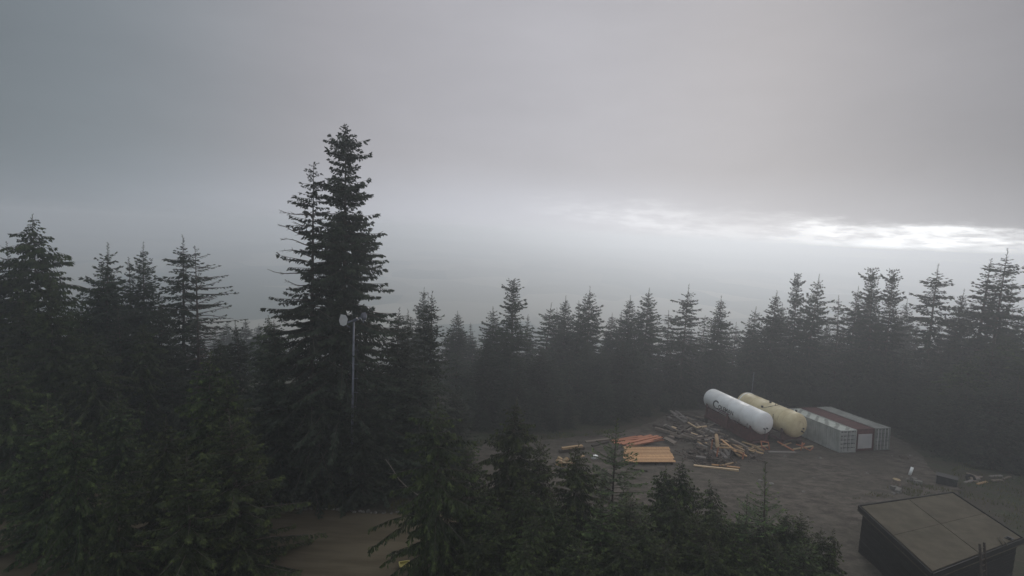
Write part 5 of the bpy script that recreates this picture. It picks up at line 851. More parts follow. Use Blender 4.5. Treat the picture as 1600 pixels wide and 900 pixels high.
def in_sheet(x, y): return inside((x, y), road_poly)
def make_ground():
    xs = np.concatenate([np.linspace(-4300, -200, 44), np.linspace(-190, -72, 14), np.arange(-70, 80, 1.2), np.linspace(84, 200, 14), np.linspace(240, 4300, 44)])
    ys = np.concatenate([np.linspace(-40, 14, 8), np.arange(16, 90, 1.2), np.arange(92, 200, 5), np.linspace(210, 2500, 90)])
    V = []; F = []
    nx, ny = len(xs), len(ys)
    for y in ys:
        for x in xs:
            z = tz(x, y)
            if y > 85:
                z += min(1, (y - 85) / 60) * 3.0 * noise.noise(Vector((x * .02, y * .02, 0)))
                z += max(0, min(1, (y - 900) / 900)) * 14.0 * noise.noise(Vector((x * .0022, y * .003, 4)))
            else:
                z += .12 * noise.noise(Vector((x * .35, y * .35, 0)))
                if x < -50: z += 0
            if -62 < x < 62 and 20 < y < 80 and in_sheet(x, y): z -= .35
            V.append((x, y, z))
    for j in range(ny - 1):
        for i in range(nx - 1):
            a = j * nx + i; F.append((a, a + 1, a + nx + 1, a + nx))
    me = new_mesh('ground', V, F, 'forest_ground'); me.shade_smooth()
    obj('ground', me, kind='structure')
make_ground()

def fill_sheet(name, poly, material, step, zf, jitter):
    bp = []
    n = len(poly)
    for i in range(n):
        a, b_ = Vector(poly[i]), Vector(poly[(i + 1) % n]); k = max(1, int((b_ - a).length / step))
        for q in range(k):
            p = a.lerp(b_, q / k); nn = noise.noise_vector(Vector((p.x * .9, p.y * .9, 2)))
            bp.append(p + Vector((nn.x, nn.y)) * jitter)
    nb = len(bp); x0 = min(p.x for p in bp); x1 = max(p.x for p in bp); y0 = min(p.y for p in bp); y1 = max(p.y for p in bp)
    pts = list(bp); y = y0
    pl = [tuple(p) for p in bp]
    while y < y1:
        x = x0
        while x < x1:
            if inside((x, y), pl): pts.append(Vector((x + R.uniform(-.1, .1), y + R.uniform(-.1, .1))))
            x += step
        y += step
    v, e, f, *_ = geometry.delaunay_2d_cdt(pts, [(i, (i + 1) % nb) for i in range(nb)], [], 1, 1e-4)
    me = new_mesh(name, [(p.x, p.y, zf(p.x, p.y)) for p in v], [tuple(q) for q in f], material); me.shade_smooth()
    # keep every face pointing up
    bm = bmesh.new(); bm.from_mesh(me)
    for q in bm.faces:
        if q.normal.z < 0: q.normal_flip()
    bm.to_mesh(me); bm.free()
    obj(name, me, kind='structure')
# the dirt road to the west and the gravel pad to the east meet along one line
road_part = [(-60, 30.0), (-40, 28.0), (-25, 25.6), (-12, 24.0), (-4, 23.4), (1, 23.2), (1, 31), (-4.4, 36.2), (-8, 34.9), (-12, 34.9), (-20, 35.3), (-30, 36.4), (-45, 38), (-60, 39)]
pad_part = [(1, 23.2), (4, 23.0), (14, 22), (20, 20.5), (27, 24.0), (28, 31.5), (31.5, 34.7)] + pad_poly + [(-3.2, 52), (-3.4, 46), (-3.6, 40), (-4.4, 36.2), (1, 31)]
fill_sheet('dirt_road', road_part, 'road_dirt', .8, sheet_z, .25)
fill_sheet('gravel_pad', pad_part, 'gravel', .7, sheet_z, .35)
# a low bank of soil under the timber heap
def mound():
    V = []; F = []; n = 22; cx, cy = 24.2, 61.5
    for i in range(n + 1):
        for j in range(n + 1):
            u, v = i / n * 2 - 1, j / n * 2 - 1
            x = cx + u * 5.2; y = cy + v * 8.0
            r = min(1, math.hypot(u, v))
            z = sheet_z(x, y) - .15 + (1 - r ** 2) * .40 + .2 * (1 - r) * noise.noise(Vector((x * .9, y * .9, 1)))
            V.append((x, y, z))
    for i in range(n):
        for j in range(n):
            a = i * (n + 1) + j; F.append((a, a + n + 1, a + n + 2, a + 1))
    me = new_mesh('soil_mound', V, F, 'gravel'); me.shade_smooth()
    obj('soil_mound', me, kind='structure')
mound()
# river on the plain
def river():
    V = []; F = []
    for i in range(40):
        x = 480 + i * 45; y = 900 - i * 4 + 40 * math.sin(i * .35)
        V += [(x, y - 7, tz(x, y) + 3.5), (x, y + 9, tz(x, y) + 3.6)]
    for i in range(39): F.append((2 * i, 2 * i + 2, 2 * i + 3, 2 * i + 1))
    obj('river', new_mesh('river', V, F, 'river_water'), kind='structure')
river()

# ------------------------------------------------------------------ conifers
def nrm(a): return a / np.maximum(np.linalg.norm(a, axis=-1, keepdims=True), 1e-6)
class Tree:
    """Grows one conifer: trunk and limbs as tubes, foliage as thousands of small needle sprays."""
    def __init__(s, seed):
        s.r = np.random.default_rng(seed); s.wood = MB(); s.V = []; s.T = []
        s.limbs = []
    def blades(s, O, Dr, L, W, N, tip):
        n = len(O); Dr = nrm(Dr); Sd = nrm(np.cross(Dr, N))
        L = L[:, None]; W = W[:, None]
        mid = O + Dr * L * .42
        end = O + Dr * L; end[:, 2] -= L[:, 0] * .10
        q = np.stack([O, mid + Sd * W * .5, end, mid - Sd * W * .5], 1)
        q[:, [1, 3], 2] -= W * .25
        s.V.append(q.reshape(-1, 3)); s.T.append(np.repeat(tip, 1))
    def limb(s, base, azm, L, e0, droop, lift, spacing, tl, tw, hang, start=.12, wood=.03, side=.9, blade=3, tipf=.5):
        """One branch with side twigs. e0: start slope; droop/lift shape it; hang: how far the twigs hang down."""
        r = s.r
        dx = np.array([math.cos(azm), math.sin(azm)])
        def at(u):
            z = L * (e0 * u - droop * u ** 2 + lift * u ** 3)
            return np.stack([base[0] + dx[0] * L * u, base[1] + dx[1] * L * u, base[2] + z], -1)
        us = np.array([0, .35, .7, 1.0]); P = at(us)
        s.wood.tube([tuple(p) for p in P], [wood, wood * .75, wood * .45, wood * .15], 3, False)
        n = max(3, int(L / spacing)); u = np.linspace(start, 1.0, n) + r.uniform(-.5, .5, n) / n
        u = np.clip(u, start * .6, 1.0)
        u = np.concatenate([u, u + .25 / n]); u = np.clip(u, 0, 1)
        sg = np.concatenate([np.ones(n), -np.ones(n)])
        O = at(u); O2 = at(np.clip(u + .02, 0, 1.02)); ax = nrm(O2 - O + 1e-7)
        sd = np.stack([-np.full(2 * n, dx[1]), np.full(2 * n, dx[0]), np.zeros(2 * n)], -1) * sg[:, None]
        ang = r.uniform(.55, 1.1, 2 * n)[:, None] * side
        Dr = ax * np.cos(ang) + sd * np.sin(ang)
        Dr[:, 2] += r.uniform(-.25, .1, 2 * n) - hang * r.uniform(.4, 1.3, 2 * n)
        Dr = nrm(Dr)
        ln = tl * (1.15 - .65 * u) * r.uniform(.65, 1.25, 2 * n) * min(1, .5 + L / 2.5)
        # terminal sprays
        k = 3
        Ot = at(np.full(k, .93)); axt = nrm(at(np.full(k, 1.0)) - Ot + 1e-7)
        Dt = axt + r.normal(0, .22, (k, 3)); O = np.concatenate([O, Ot]); Dr = np.concatenate([Dr, nrm(Dt)]); ln = np.concatenate([ln, tl * r.uniform(.5, .9, k)])
        tipv = np.concatenate([u ** 2, np.ones(k)]) * tipf
        m = len(O)
        N = np.array([0, 0, 1.0]) + r.normal(0, .35, (m, 3))
        s.blades(O, Dr, ln, ln * 0 + tw, N, tipv * .4)
        for b_ in range(blade - 1):       # side sprays of each twig, and hanging ones
            f = r.uniform(.2, .75, m)[:, None]
            Ob = O + Dr * ln[:, None] * f
            Db = nrm(Dr + nrm(np.cross(Dr, N)) * r.choice([-1, 1], m)[:, None] * r.uniform(.5, 1.1, m)[:, None])
            Db[:, 2] -= hang * r.uniform(.5, 1.5, m)
            s.blades(Ob, Db, ln * r.uniform(.4, .65, m), ln * 0 + tw * .85, N + r.normal(0, .4, (m, 3)), tipv)
    def meshes(s, name, needles, bark):
        V = np.concatenate(s.V); n = len(V) // 4
        me = D.meshes.new(name + '_crown')
        me.vertices.add(len(V)); me.vertices.foreach_set('co', V.astype(np.float32).ravel())
        me.loops.add(len(V)); me.loops.foreach_set('vertex_index', np.arange(len(V), dtype=np.int32))
        me.polygons.add(n); me.polygons.foreach_set('loop_start', np.arange(n, dtype=np.int32) * 4)
        at = me.attributes.new('tip', 'FLOAT', 'FACE'); at.data.foreach_set('value', np.concatenate(s.T).astype(np.float32))
        me.materials.append(M[needles]); me.update(calc_edges=True); me.validate()
        tr = new_mesh(name + '_trunk', s.wood.v, s.wood.f, bark); tr.shade_smooth()
        return tr, me

def conifer(seed, H, Rm, kk=3.4, pw=1.25, prof=None, lfun=None, base=.04, step=.36, per=6, e_top=.55, e_bot=-.25, droop=.25, lift=.18, spacing=.17, tl=.42, tw=.085, hang=.15, ragged=.25, cap=0, trunk=None, wood=.03, blade=3, skip=None, tipf=.5, leader=.5, gap=0, needles='fir_needles', lean=0, name='tree', bark='bark'):
    t = Tree(seed); r = t.r
    rb = trunk or H * .0115
    wob = r.uniform(-1, 1, 4) * .012 * H
    def axis(h):
        q = h / H
        return (wob[0] * q * (1 - q) + lean * H * q ** 3, wob[1] * q * (1 - q), h)
    hs = np.linspace(0, H, 12)
    t.wood.tube([axis(h) for h in hs], [max(.012, rb * (1 - h / H) ** .85) for h in hs], 7)
    h = base * H
    while h < H - leader:
        q = (h - base * H) / (H * (1 - base)); top = H - h
        L = prof(top) if prof else Rm * (1 - math.exp(-(top / kk) ** pw)) + .05
        if cap: L = max(L, cap * (1 - math.exp(-(top + .1) / (.45 * cap)))) if top < 2.6 * cap else L
        k = per if L > .8 else max(4, per - 2)
        a0 = r.uniform(0, 6.28)
        wfac = 1 + ragged * r.normal()
        for i in range(k):
            az_ = a0 + i * 6.283 / k + r.normal(0, .25)
            if skip and skip(az_ % 6.283, top, r): continue
            if gap and r.random() < gap: continue
            l = L * (lfun(az_ % 6.283, top) if lfun else 1) * max(.35, wfac * r.uniform(1 - ragged, 1 + ragged * .8))
            e = e_bot + (e_top - e_bot) * q ** 1.5 + r.normal(0, .08)
            hh = h + r.uniform(-.5, .5) * step
            t.limb(axis(hh), az_, l, e, droop, lift, spacing, tl * min(1, .28 + l * .42), tw * min(1, .5 + l * .4), hang, .1 if L < 1 else .16, wood * (.4 + l / 4), blade=blade, tipf=tipf)
        h += step * (r.uniform(.75, 1.3)) * (.62 if top < 3 else 1)
    # leader
    n = max(6, int(leader / .05)); z = np.linspace(H - leader * 1.3, H, n); a = r.uniform(0, 6.28, n)
    O = np.array([axis(q) for q in z]); Dr = np.stack([np.cos(a) * .7, np.sin(a) * .7, np.full(n, .8)], -1)
    t.blades(O, Dr, np.full(n, .16) + .12 * (1 - np.linspace(0, 1, n)), np.full(n, .05), np.stack([np.sin(a), -np.cos(a), np.full(n, .3)], -1), np.full(n, tipf))
    return t.meshes(name, needles, bark), H

PROTO = {}
def proto(key, name, **k):
    (tr, cr), H = conifer(name=name, **k); PROTO[key] = (name, tr, cr, H)
B = dict(spacing=.17, tw=.13, tl=.60, blade=5, hang=.34)
proto('fir_a', 'fir_tree', seed=1, H=18, Rm=2.3, kk=5.2, per=8, step=.40, leader=0.9, **B)
proto('fir_b', 'fir_tree', seed=2, H=18, Rm=2.0, kk=4.4, per=8, step=.42, ragged=.34, e_bot=-.3, leader=1.0, **B)
proto('fir_c', 'fir_tree', seed=3, H=18, Rm=2.8, kk=6.2, per=8, step=.40, droop=.32, lift=.25, leader=1.1, **B)
proto('spire_a', 'fir_tree', seed=4, H=18, Rm=2.0, kk=6.5, per=7, step=.44, ragged=.24, e_bot=-.4, leader=.8, **B)
proto('spire_b', 'fir_tree', seed=5, H=18, Rm=1.8, kk=4.4, per=7, step=.48, ragged=.3, e_bot=-.3, e_top=.3, leader=1.0, gap=.06, **B)
proto('club_fir', 'fir_tree', seed=6, H=18, Rm=2.1, kk=6.0, per=8, step=.36, cap=.7, ragged=.25, leader=.1, **B)
proto('fir_d', 'fir_tree', seed=31, H=18, Rm=2.6, kk=6.4, per=7, step=.46, ragged=.42, e_bot=-.35, e_top=.4, gap=.12, lean=.015, leader=1.2, **B)
proto('fir_e', 'fir_tree', seed=32, H=18, Rm=2.0, kk=5.4, per=8, step=.34, ragged=.22, e_bot=-.5, droop=.35, lift=.3, leader=.9, **B)
proto('fir_f', 'fir_tree', seed=33, H=18, Rm=2.4, kk=5.0, per=6, step=.55, ragged=.38, e_bot=-.1, e_top=.15, gap=.15, lean=-.02, leader=.9, **B)
proto('twin_fir', 'fir_tree', seed=7, H=18, Rm=2.0, kk=5.5, per=7, step=.44, ragged=.3, leader=.9, gap=.06, spacing=.18, tw=.13, tl=.52, blade=4)
HB = dict(spacing=.16, tw=.125, tl=.60, blade=4, needles='hemlock_needles')
proto('hemlock_a', 'hemlock_tree', seed=8, H=16, Rm=3.2, kk=4.6, per=8, step=.40, hang=.75, droop=.62, lift=.12, e_top=.7, e_bot=.25, ragged=.28, lean=.02, **HB)
proto('hemlock_b', 'hemlock_tree', seed=9, H=16, Rm=2.7, kk=4.6, per=8, step=.40, hang=.6, droop=.55, lift=.12, e_top=.7, e_bot=.2, ragged=.33, **HB)
near = dict(spacing=.105, tw=.075, tl=.44, blade=5, needles='hemlock_needles', tipf=.9)
proto('hemlock_n1', 'hemlock_tree', seed=10, H=9, Rm=1.75, kk=3.1, per=8, step=.28, hang=.7, droop=.5, lift=.15, e_top=.6, e_bot=.1, ragged=.28, lean=.02, **near)
proto('hemlock_n2', 'hemlock_tree', seed=11, H=9, Rm=2.0, kk=3.2, per=8, step=.30, hang=.8, droop=.6, lift=.15, e_top=.7, e_bot=.1, ragged=.32, **near)
proto('hemlock_n3', 'hemlock_tree', seed=12, H=8, Rm=2.0, kk=2.8, per=8, step=.28, hang=.5, droop=.4, lift=.2, e_top=.7, e_bot=.1, ragged=.3, lean=-.015, **near)
proto('nodding_hemlock', 'hemlock_tree', seed=13, H=6.5, Rm=1.3, kk=2.3, per=8, step=.24, hang=.8, droop=.6, lift=.1, e_top=.6, e_bot=.1, ragged=.3, lean=.09, **near)
yn = dict(spacing=.08, tw=.06, tl=.32, blade=4, needles='young_needles', tipf=.9, hang=.05)
proto('sapling_a', 'young_fir', seed=14, H=8, Rm=1.9, kk=3.8, per=7, step=.46, droop=.05, lift=.1, e_top=.5, e_bot=.15, ragged=.2, leader=.7, gap=.06, trunk=.08, **yn)
proto('sapling_b', 'young_fir', seed=15, H=8, Rm=1.8, kk=3.8, per=7, step=.5, droop=.05, lift=.1, e_top=.35, e_bot=.15, ragged=.15, leader=1.7, gap=.06, trunk=.09, **yn)
# hero trees: the two tallest, the half-bare snag
proto('tall_fir', 'fir_tree', seed=21, H=28.7, Rm=4.6, prof=lambda t: 0.75 * (1 - math.exp(-t / 1.2)) + .135 * min(t, 20) + .5 * max(0, min(1, (t - 9) / 3)), per=11, step=.42, spacing=.16, tw=.14, tl=.58, blade=5, ragged=.30, e_bot=-.3, e_top=.32, droop=.24, lift=.2, hang=.6, leader=.1, trunk=.34, wood=.04)
def gaunt_skip(a, top, r):
    left = math.cos(a - math.pi) > .1
    return left and 2.6 < top < 10.2 and r.random() < .72
def gaunt_len(a, top):
    return 1.65 if math.cos(a - math.pi) > .1 and 2.6 < top < 10.2 else (1.15 if top > 4 else 1)
proto('gaunt_fir', 'fir_tree', seed=22, H=25.6, Rm=3.4, prof=lambda t: .62 * (1 - math.exp(-t / .6)) + .10 * min(t, 18) + 1.4 * max(0, min(1, (t - 9.5) / 3)), per=7, step=.44, spacing=.17, tw=.14, tl=.56, blade=4, ragged=.20, e_bot=-.25, e_top=.35, hang=.42, leader=.1, trunk=.30, skip=gaunt_skip, lfun=gaunt_len, gap=.2, bark='bark', wood=.04)
def snag_skip(a, top, r):
    return r.random() < (.35 if math.cos(a) > 0 else .5)
proto('snag_fir', 'fir_tree', seed=23, H=20, Rm=3.0, kk=3.2, per=6, step=.58, spacing=.22, tw=.10, tl=.42, ragged=.25, e_bot=-.15, e_top=.25, droop=.0, lift=.06, leader=.2, trunk=.2, skip=snag_skip, wood=.045)

def copy_branch_mesh(seed, L, w):
    """A bare limb, slightly wavy, with a few stub twigs; grows along +X."""
    r = random.Random(seed); b_ = MB()
    pts = [(L * k / 6, L * .03 * r.uniform(-1, 1), L * (.05 * math.sin(k * .9 + seed) - .03 * k / 6)) for k in range(7)]
    b_.tube(pts, [w * (1 - .8 * k / 6) for k in range(7)], 5)
    for k in range(14):
        q = r.uniform(.25, 1); i = min(5, int(q * 6)); p = Vector(pts[i]).lerp(Vector(pts[i + 1]), q * 6 - i)
        d = Vector((r.uniform(.3, .8), r.choice([-1, 1]) * r.uniform(.3, .9), r.uniform(-.5, .35))) * L * r.uniform(.08, .2)
        b_.tube([p, p + d * .5 + Vector((0, 0, -.02)), p + d], [w * .32, w * .22, w * .08], 3, False)
    return b_
GAP_LABEL = {}
for (key, x, y, z, h, wsc, rz, label, group) in TREES:
    name, tr, cr, H = PROTO[key]
    h = max(h, 2.6)
    s = h / H
    o = thing(name, label, 'tree', (x, y, z), rz, group)
    # tall trees grow slimmer in proportion, short ones stockier
    sx = wsc * s if key in ('tall_fir', 'gaunt_fir', 'snag_fir') else wsc * (s ** .75)
    o.scale = (sx, sx, s)
    tl_ = random.Random(int(x * 97 + y * 31)); amp = 0 if h > 24 else .028
    o.rotation_euler.x, o.rotation_euler.y = tl_.gauss(0, amp), tl_.gauss(0, amp)
    obj('trunk', tr, o); obj('crown', cr, o)
    if key == 'twin_fir':
        o2 = obj('crown', PROTO['spire_b'][2], o); o2.location = (.55, .1, 0); o2.scale = (.62, .62, .985); o2.rotation_euler.z = 2
    if key == 'gaunt_fir':
        for k, (top, L) in enumerate([(3.3, 1.7), (4.0, 2.4), (4.7, 1.8), (5.4, 2.8), (6.1, 2.2), (6.9, 3.0), (7.6, 2.3), (8.5, 3.2), (9.3, 2.6)]):
            b_ = copy_branch_mesh(k, L, .06).build('bare_branch', 'bark', o, True)
            b_.location = (0, 0, 25.6 - top); b_.rotation_euler = (0, rad(-14 + 3 * (k % 3)), math.pi + .35 * math.sin(k * 2.1))
    if key == 'snag_fir' and wsc > .8:
        for k in range(9):
            L = 1.3 + .28 * k
            b_ = copy_branch_mesh(20 + k, L, .05).build('bare_branch', 'bark', o, True)
            b_.location = (0, 0, 20 - 2.0 - .95 * k); b_.rotation_euler = (0, rad(-6 + 4 * (k % 3)), .5 * math.sin(k * 1.7))

# dead slanting bough on the foreground hemlock
for o in [q for q in C.objects if q.get('label', '').startswith('drooping foreground hemlock')]:
    b_ = copy_branch_mesh(40, 3.6, .04).build('dead_bough', 'pale_bark', o, True)
    b_.location = (-.2, -1.5, 2.9); b_.rotation_euler = (0, rad(-42), math.pi - o.rotation_euler.z)

# ------------------------------------------------------------------ grass
def grass():
    V = []; F = []
    for k, pl in enumerate(PT['grass']):
        x0 = min(p[0] for p in pl); x1 = max(p[0] for p in pl); y0 = min(p[1] for p in pl); y1 = max(p[1] for p in pl)
        area = (x1 - x0) * (y1 - y0); n = int(min(9000, area * 46))
        for _ in range(n):
            x, y = R.uniform(x0, x1), R.uniform(y0, y1)
            if not inside((x, y), pl): continue
            if k != 5 and in_sheet(x, y): continue
            if noise.noise(Vector((x * .5, y * .5, 7))) < (-.12 if k != 5 else .05): continue
            h = R.uniform(.18, .5) * (1.3 if k in (0, 4) else 1); a = R.uniform(0, 6.28); b_ = R.uniform(-.15, .15); c_ = R.uniform(-.15, .15)
            z = sheet_z(x, y) - .1; i = len(V); dx, dy = math.cos(a) * .035, math.sin(a) * .035
            V.extend([(x - dx, y - dy, z), (x + dx, y + dy, z), (x + b_, y + c_, z + h)]); F.append((i, i + 1, i + 2))
    obj('grass', new_mesh('grass', V, F, 'grass_blades'), kind='stuff', label='tufts of rough grass along the road and gravel edges', category='grass')
grass()

# ------------------------------------------------------------------ storage tanks
def lathe(prof, axis_n=40):
    """prof: list of (y, r); solid of revolution about Y."""
    mb = MB()
    for (y, r) in prof:
        for j in range(axis_n):
            a = 2 * math.pi * j / axis_n; mb.v.append(Vector((math.cos(a) * r, y, math.sin(a) * r)))
    for i in range(len(prof) - 1):
        for j in range(axis_n):
            a, b_ = i * axis_n + j, i * axis_n + (j + 1) % axis_n
            mb.f.append((a, b_, b_ + axis_n, a + axis_n))
    return mb
def tank_profile(r, L, dome):
    p = [(-dome * math.cos(a), r * math.sin(a)) for a in [k * math.pi / 2 / 9 for k in range(10)]]
    p[0] = (p[0][0], .001)
    seams = [L * k / 4 for k in range(1, 4)]
    body = [(0, r)]
    for s_ in seams: body += [(s_ - .04, r), (s_ - .03, r + .008), (s_ + .03, r + .008), (s_ + .04, r)]
    body += [(L, r)]
    q = [(L + dome * math.sin(a), r * math.cos(a)) for a in [k * math.pi / 2 / 9 for k in range(1, 10)]] + [(L + dome, .001)]
    return p + body[1:] + q
def wrap_text(body, height, material, y0, theta0, r, parent, name, bold=1.0):
    cu = D.curves.new('t', 'FONT'); cu.body = body; cu.size = height; cu.offset = .012 * bold
    to = D.objects.new('t', cu); C.objects.link(to)
    bpy.context.view_layer.update()
    me = D.meshes.new_from_object(to.evaluated_get(bpy.context.evaluated_depsgraph_get()))
    D.objects.remove(to)
    bm = bmesh.new(); bm.from_mesh(me)
    bmesh.ops.triangulate(bm, faces=bm.faces[:])
    bmesh.ops.subdivide_edges(bm, edges=[e for e in bm.edges if e.calc_length() > .25], cuts=2)
    for v in bm.verts:
        th = theta0 + v.co.y / r
        v.co = Vector((-math.cos(th) * r, y0 - v.co.x, math.sin(th) * r))
    bm.to_mesh(me); bm.free(); me.materials.clear(); me.materials.append(M[material])
    return obj(name, me, parent)

rt_ = rad(14)                                    # tanks point 14 degrees west of north
def tank_thing(name, label, pt, tilt):
    o = thing(name, label, 'storage tank', pt)
    o.rotation_euler = Matrix.Rotation(rt_, 3, 'Z').to_4x4().to_3x3().to_euler()
    o.rotation_euler = (rad(tilt), 0, rt_)
    return o
wt = tank_thing('propane_tank', 'long white propane tank with a black company name on a dark red frame', PT['wtank'], -1.2)
r1, L1 = 1.30, 9.4
lathe(tank_profile(r1, L1, .62)).build('shell', 'white_paint', wt, True)
wrap_text('C', 1.6, 'logo_black', L1 * .80, -.42, r1 + .012, wt, 'lettering', 1.3)
wrap_text('OLEMAN', .72, 'logo_black', L1 * .80 - 1.14, -.22, r1 + .012, wt, 'lettering', 1.5)
for k, (ya, yb, th) in enumerate([(1.0, 3.3, -.38), (1.0, 2.7, -.58)]):
    mb = MB(); n = 6
    for i in range(n + 1):
        y = L1 * .80 - ya - (yb - ya) * i / n
        for q in (0, .16):
            a = th + q / r1; mb.v.append(Vector((-math.cos(a) * (r1 + .012), y, math.sin(a) * (r1 + .012))))
    for i in range(n): mb.f.append((2 * i, 2 * i + 1, 2 * i + 3, 2 * i + 2))
    mb.build('lettering_stripe', 'logo_purple', wt)
# near head: valves, pipe stubs
mb = MB().tube([(-.3, -.48, -.45), (-.3, -.80, -.45)], .07, 8).tube([(-.3, -.8, -.45), (-.3, -.8, -1.5)], .035, 6).tube([(.05, -.55, -.40), (.05, -.75, -.40)], .08, 8)
mb.build('valve', 'black_plastic', wt)
MB().tube([(-.35, -.44, .3), (-.35, -.52, .3)], .06, 8).build('gauge', 'galvanised', wt)
for yy_ in (1.0, 2.4): MB().tube([(-r1 * .93, yy_, -.42), (-r1 * 1.01, yy_, -.46)], .07, 8).build('fitting', 'black_plastic', wt)
# dark red skid
zb = PT['wtank'][2]
def skid(tank, r, L, drop, material, n):
    for s_ in (-1, 1):
        MB().box((s_ * r * .78 - .09, .1, -drop), (s_ * r * .78 + .09, L, -drop + .32)).build('skid_beam', material, tank)
    for k in range(n):
        y = .55 + (L - 1.1) * k / (n - 1); mb = MB()
        for j in range(13):
            a = rad(200 + 140 * j / 12); p = (math.cos(a) * r * 1.0, math.sin(a) * r * 1.0)
            mb.v += [Vector((p[0], y - .15, p[1] - .01)), Vector((p[0], y + .15, p[1] - .01)), Vector((p[0] * .98, y - .15, -drop + .33)), Vector((p[0] * .98, y + .15, -drop + .33))]
        for j in range(12):
            q = 4 * j; mb.f += [(q, q + 4, q + 6, q + 2), (q + 1, q + 3, q + 7, q + 5), (q + 2, q + 6, q + 7, q + 3)]
        mb.f += [(0, 2, 3, 1), (48, 49, 51, 50)]
        mb.build('saddle', material, tank)
skid(wt, r1, L1, 2.45, 'red_steel', 3)
for y in (.3, 2.6, 5.2, 7.8):
    MB().box((-r1 * .78 + .1, y - .08, -2.43), (r1 * .78 - .1, y + .08, -2.20)).build('cross_beam', 'red_steel', wt)
for y in (1.6, 3.4, 5.0, 6.6): MB().box((-r1 * .80 - .05, y - .05, -2.13), (-r1 * .80 + .05, y + .05, -.88)).build('frame_post', 'red_steel', wt)
MB().box((-r1 * .80 - .03, .6, -2.1), (-r1 * .80 + .02, L1 - .6, -1.02)).build('skirt_panel', 'red_steel', wt)
for s_ in (-1, 1):
    for y in (.4, L1 - .4):
        MB().box((s_ * r1 * .78 - .2, y - .2, -3.4), (s_ * r1 * .78 + .2, y + .2, -2.452)).build('foot', 'dark_wood', wt)

yt = tank_thing('propane_tank', 'stained cream yellow tank with pipes over its top, between the white tank and the containers', PT['ytank'], -1.8)
r2, L2 = 1.46, 8.4
lathe(tank_profile(r2, L2, .72)).build('shell', 'cream_paint', yt, True)
lathe([(-.06 + 1.3, r2 + .012), (-.04 + 1.3, r2 + .05), (.04 + 1.3, r2 + .05), (.06 + 1.3, r2 + .012)]).build('strap', 'cream_paint', yt, True)
lathe([(8.08, r2 + .01), (8.1, r2 + .05), (8.22, r2 + .05), (8.24, r2 + .01)]).build('strap', 'white_paint', yt, True)
mb = MB().tube([(-r2 - .15, 3.6, .95), (.3, 2.6, r2 + .22), (r2 * .8, 1.2, r2 + .12)], .028, 6)
mb.tube([(-.35, 2.95, r2 * .96), (-.35, 2.95, r2 + .2)], .028, 6).tube([(-r2 * .99, 3.2, .6), (-r2 * 1.02, 3.2, -.7)], .028, 6).tube([(-r2 * 1.02, 1.9, .75), (-r2 * 1.02, 1.9, -1.2)], .028, 6)
mb.build('pipe', 'black_plastic', yt)
for p in ((-r2 - .1, 3.7, .98), (-.6, 3.5, r2 + .12), (r2 * .75, 1.2, r2 * .78)):
    MB().tube([p, (p[0], p[1], p[2] + .22)], .13, 8).build('valve', 'black_plastic', yt)
mb = MB().tube([(.45, -.62, -.2), (.45, -.8, -.2)], .09, 8).tube([(.25, -.66, -.5), (.25, -.85, -.5)], .09, 8).tube([(.5, -.6, -.65), (.5, -.8, -.65)], .05, 8)
mb.build('valve', 'black_plastic', yt)
skid(yt, r2, L2, 2.2, 'rust_red_steel', 2)
for s_ in (-1, 1):
    for y in (.5, L2 - .5):
        MB().box((s_ * r2 * .78 - .2, y - .2, -3.4), (s_ * r2 * .78 + .2, y + .2, -2.202)).build('foot', 'dark_wood', yt)
def bar_frame(name, label, pts_list, r, material, cat):
    mb = MB(); pts_list = [[Vector(p) for p in q] for q in pts_list]
    c = pts_list[0][0].copy(); c.z = min(p.z for q in pts_list for p in q)
    for q in pts_list: mb.tube([p - c for p in q], r, 6)
    o = mb.build(name, material, None, True, label=label, category=cat); o.location = c
    return o
x, y, z = PT['wtank']; x -= .4; y += .1; z = tz(x, y)
bar_frame('frame', 'small red steel frame standing at the near end of the white tank', [[(x - .1, y - 1.6, z + .05), (x - .35, y - 1.5, z + 1.15)], [(x + .75, y - 1.5, z + .05), (x + .5, y - 1.5, z + 1.05)], [(x - .35, y - 1.5, z + 1.1), (x + .5, y - 1.5, z + .98)], [(x - .25, y - 1.5, z + .6), (x + .62, y - 1.5, z + .1)], [(x - .1, y - 1.6, z + .1), (x + .75, y - 1.5, z + .1)]], .06, 'red_wood', 'frame')
x, y = PT['ytank'][0] - .2, PT['ytank'][1] - 1.9; z = tz(x, y)
bar_frame('stand', 'pinkish bent steel stand under the near end of the yellow tank', [[(x, y, z + .05), (x + .1, y, z + 1.0)], [(x + .1, y, z + .55), (x + 1.0, y - .1, z + .12)], [(x - .6, y, z + .75), (x + .1, y, z + .6), (x + .35, y, z + .95)], [(x + .95, y - .1, z + .1), (x + 1.3, y - .1, z + .55)]], .065, 'red_wood', 'stand')

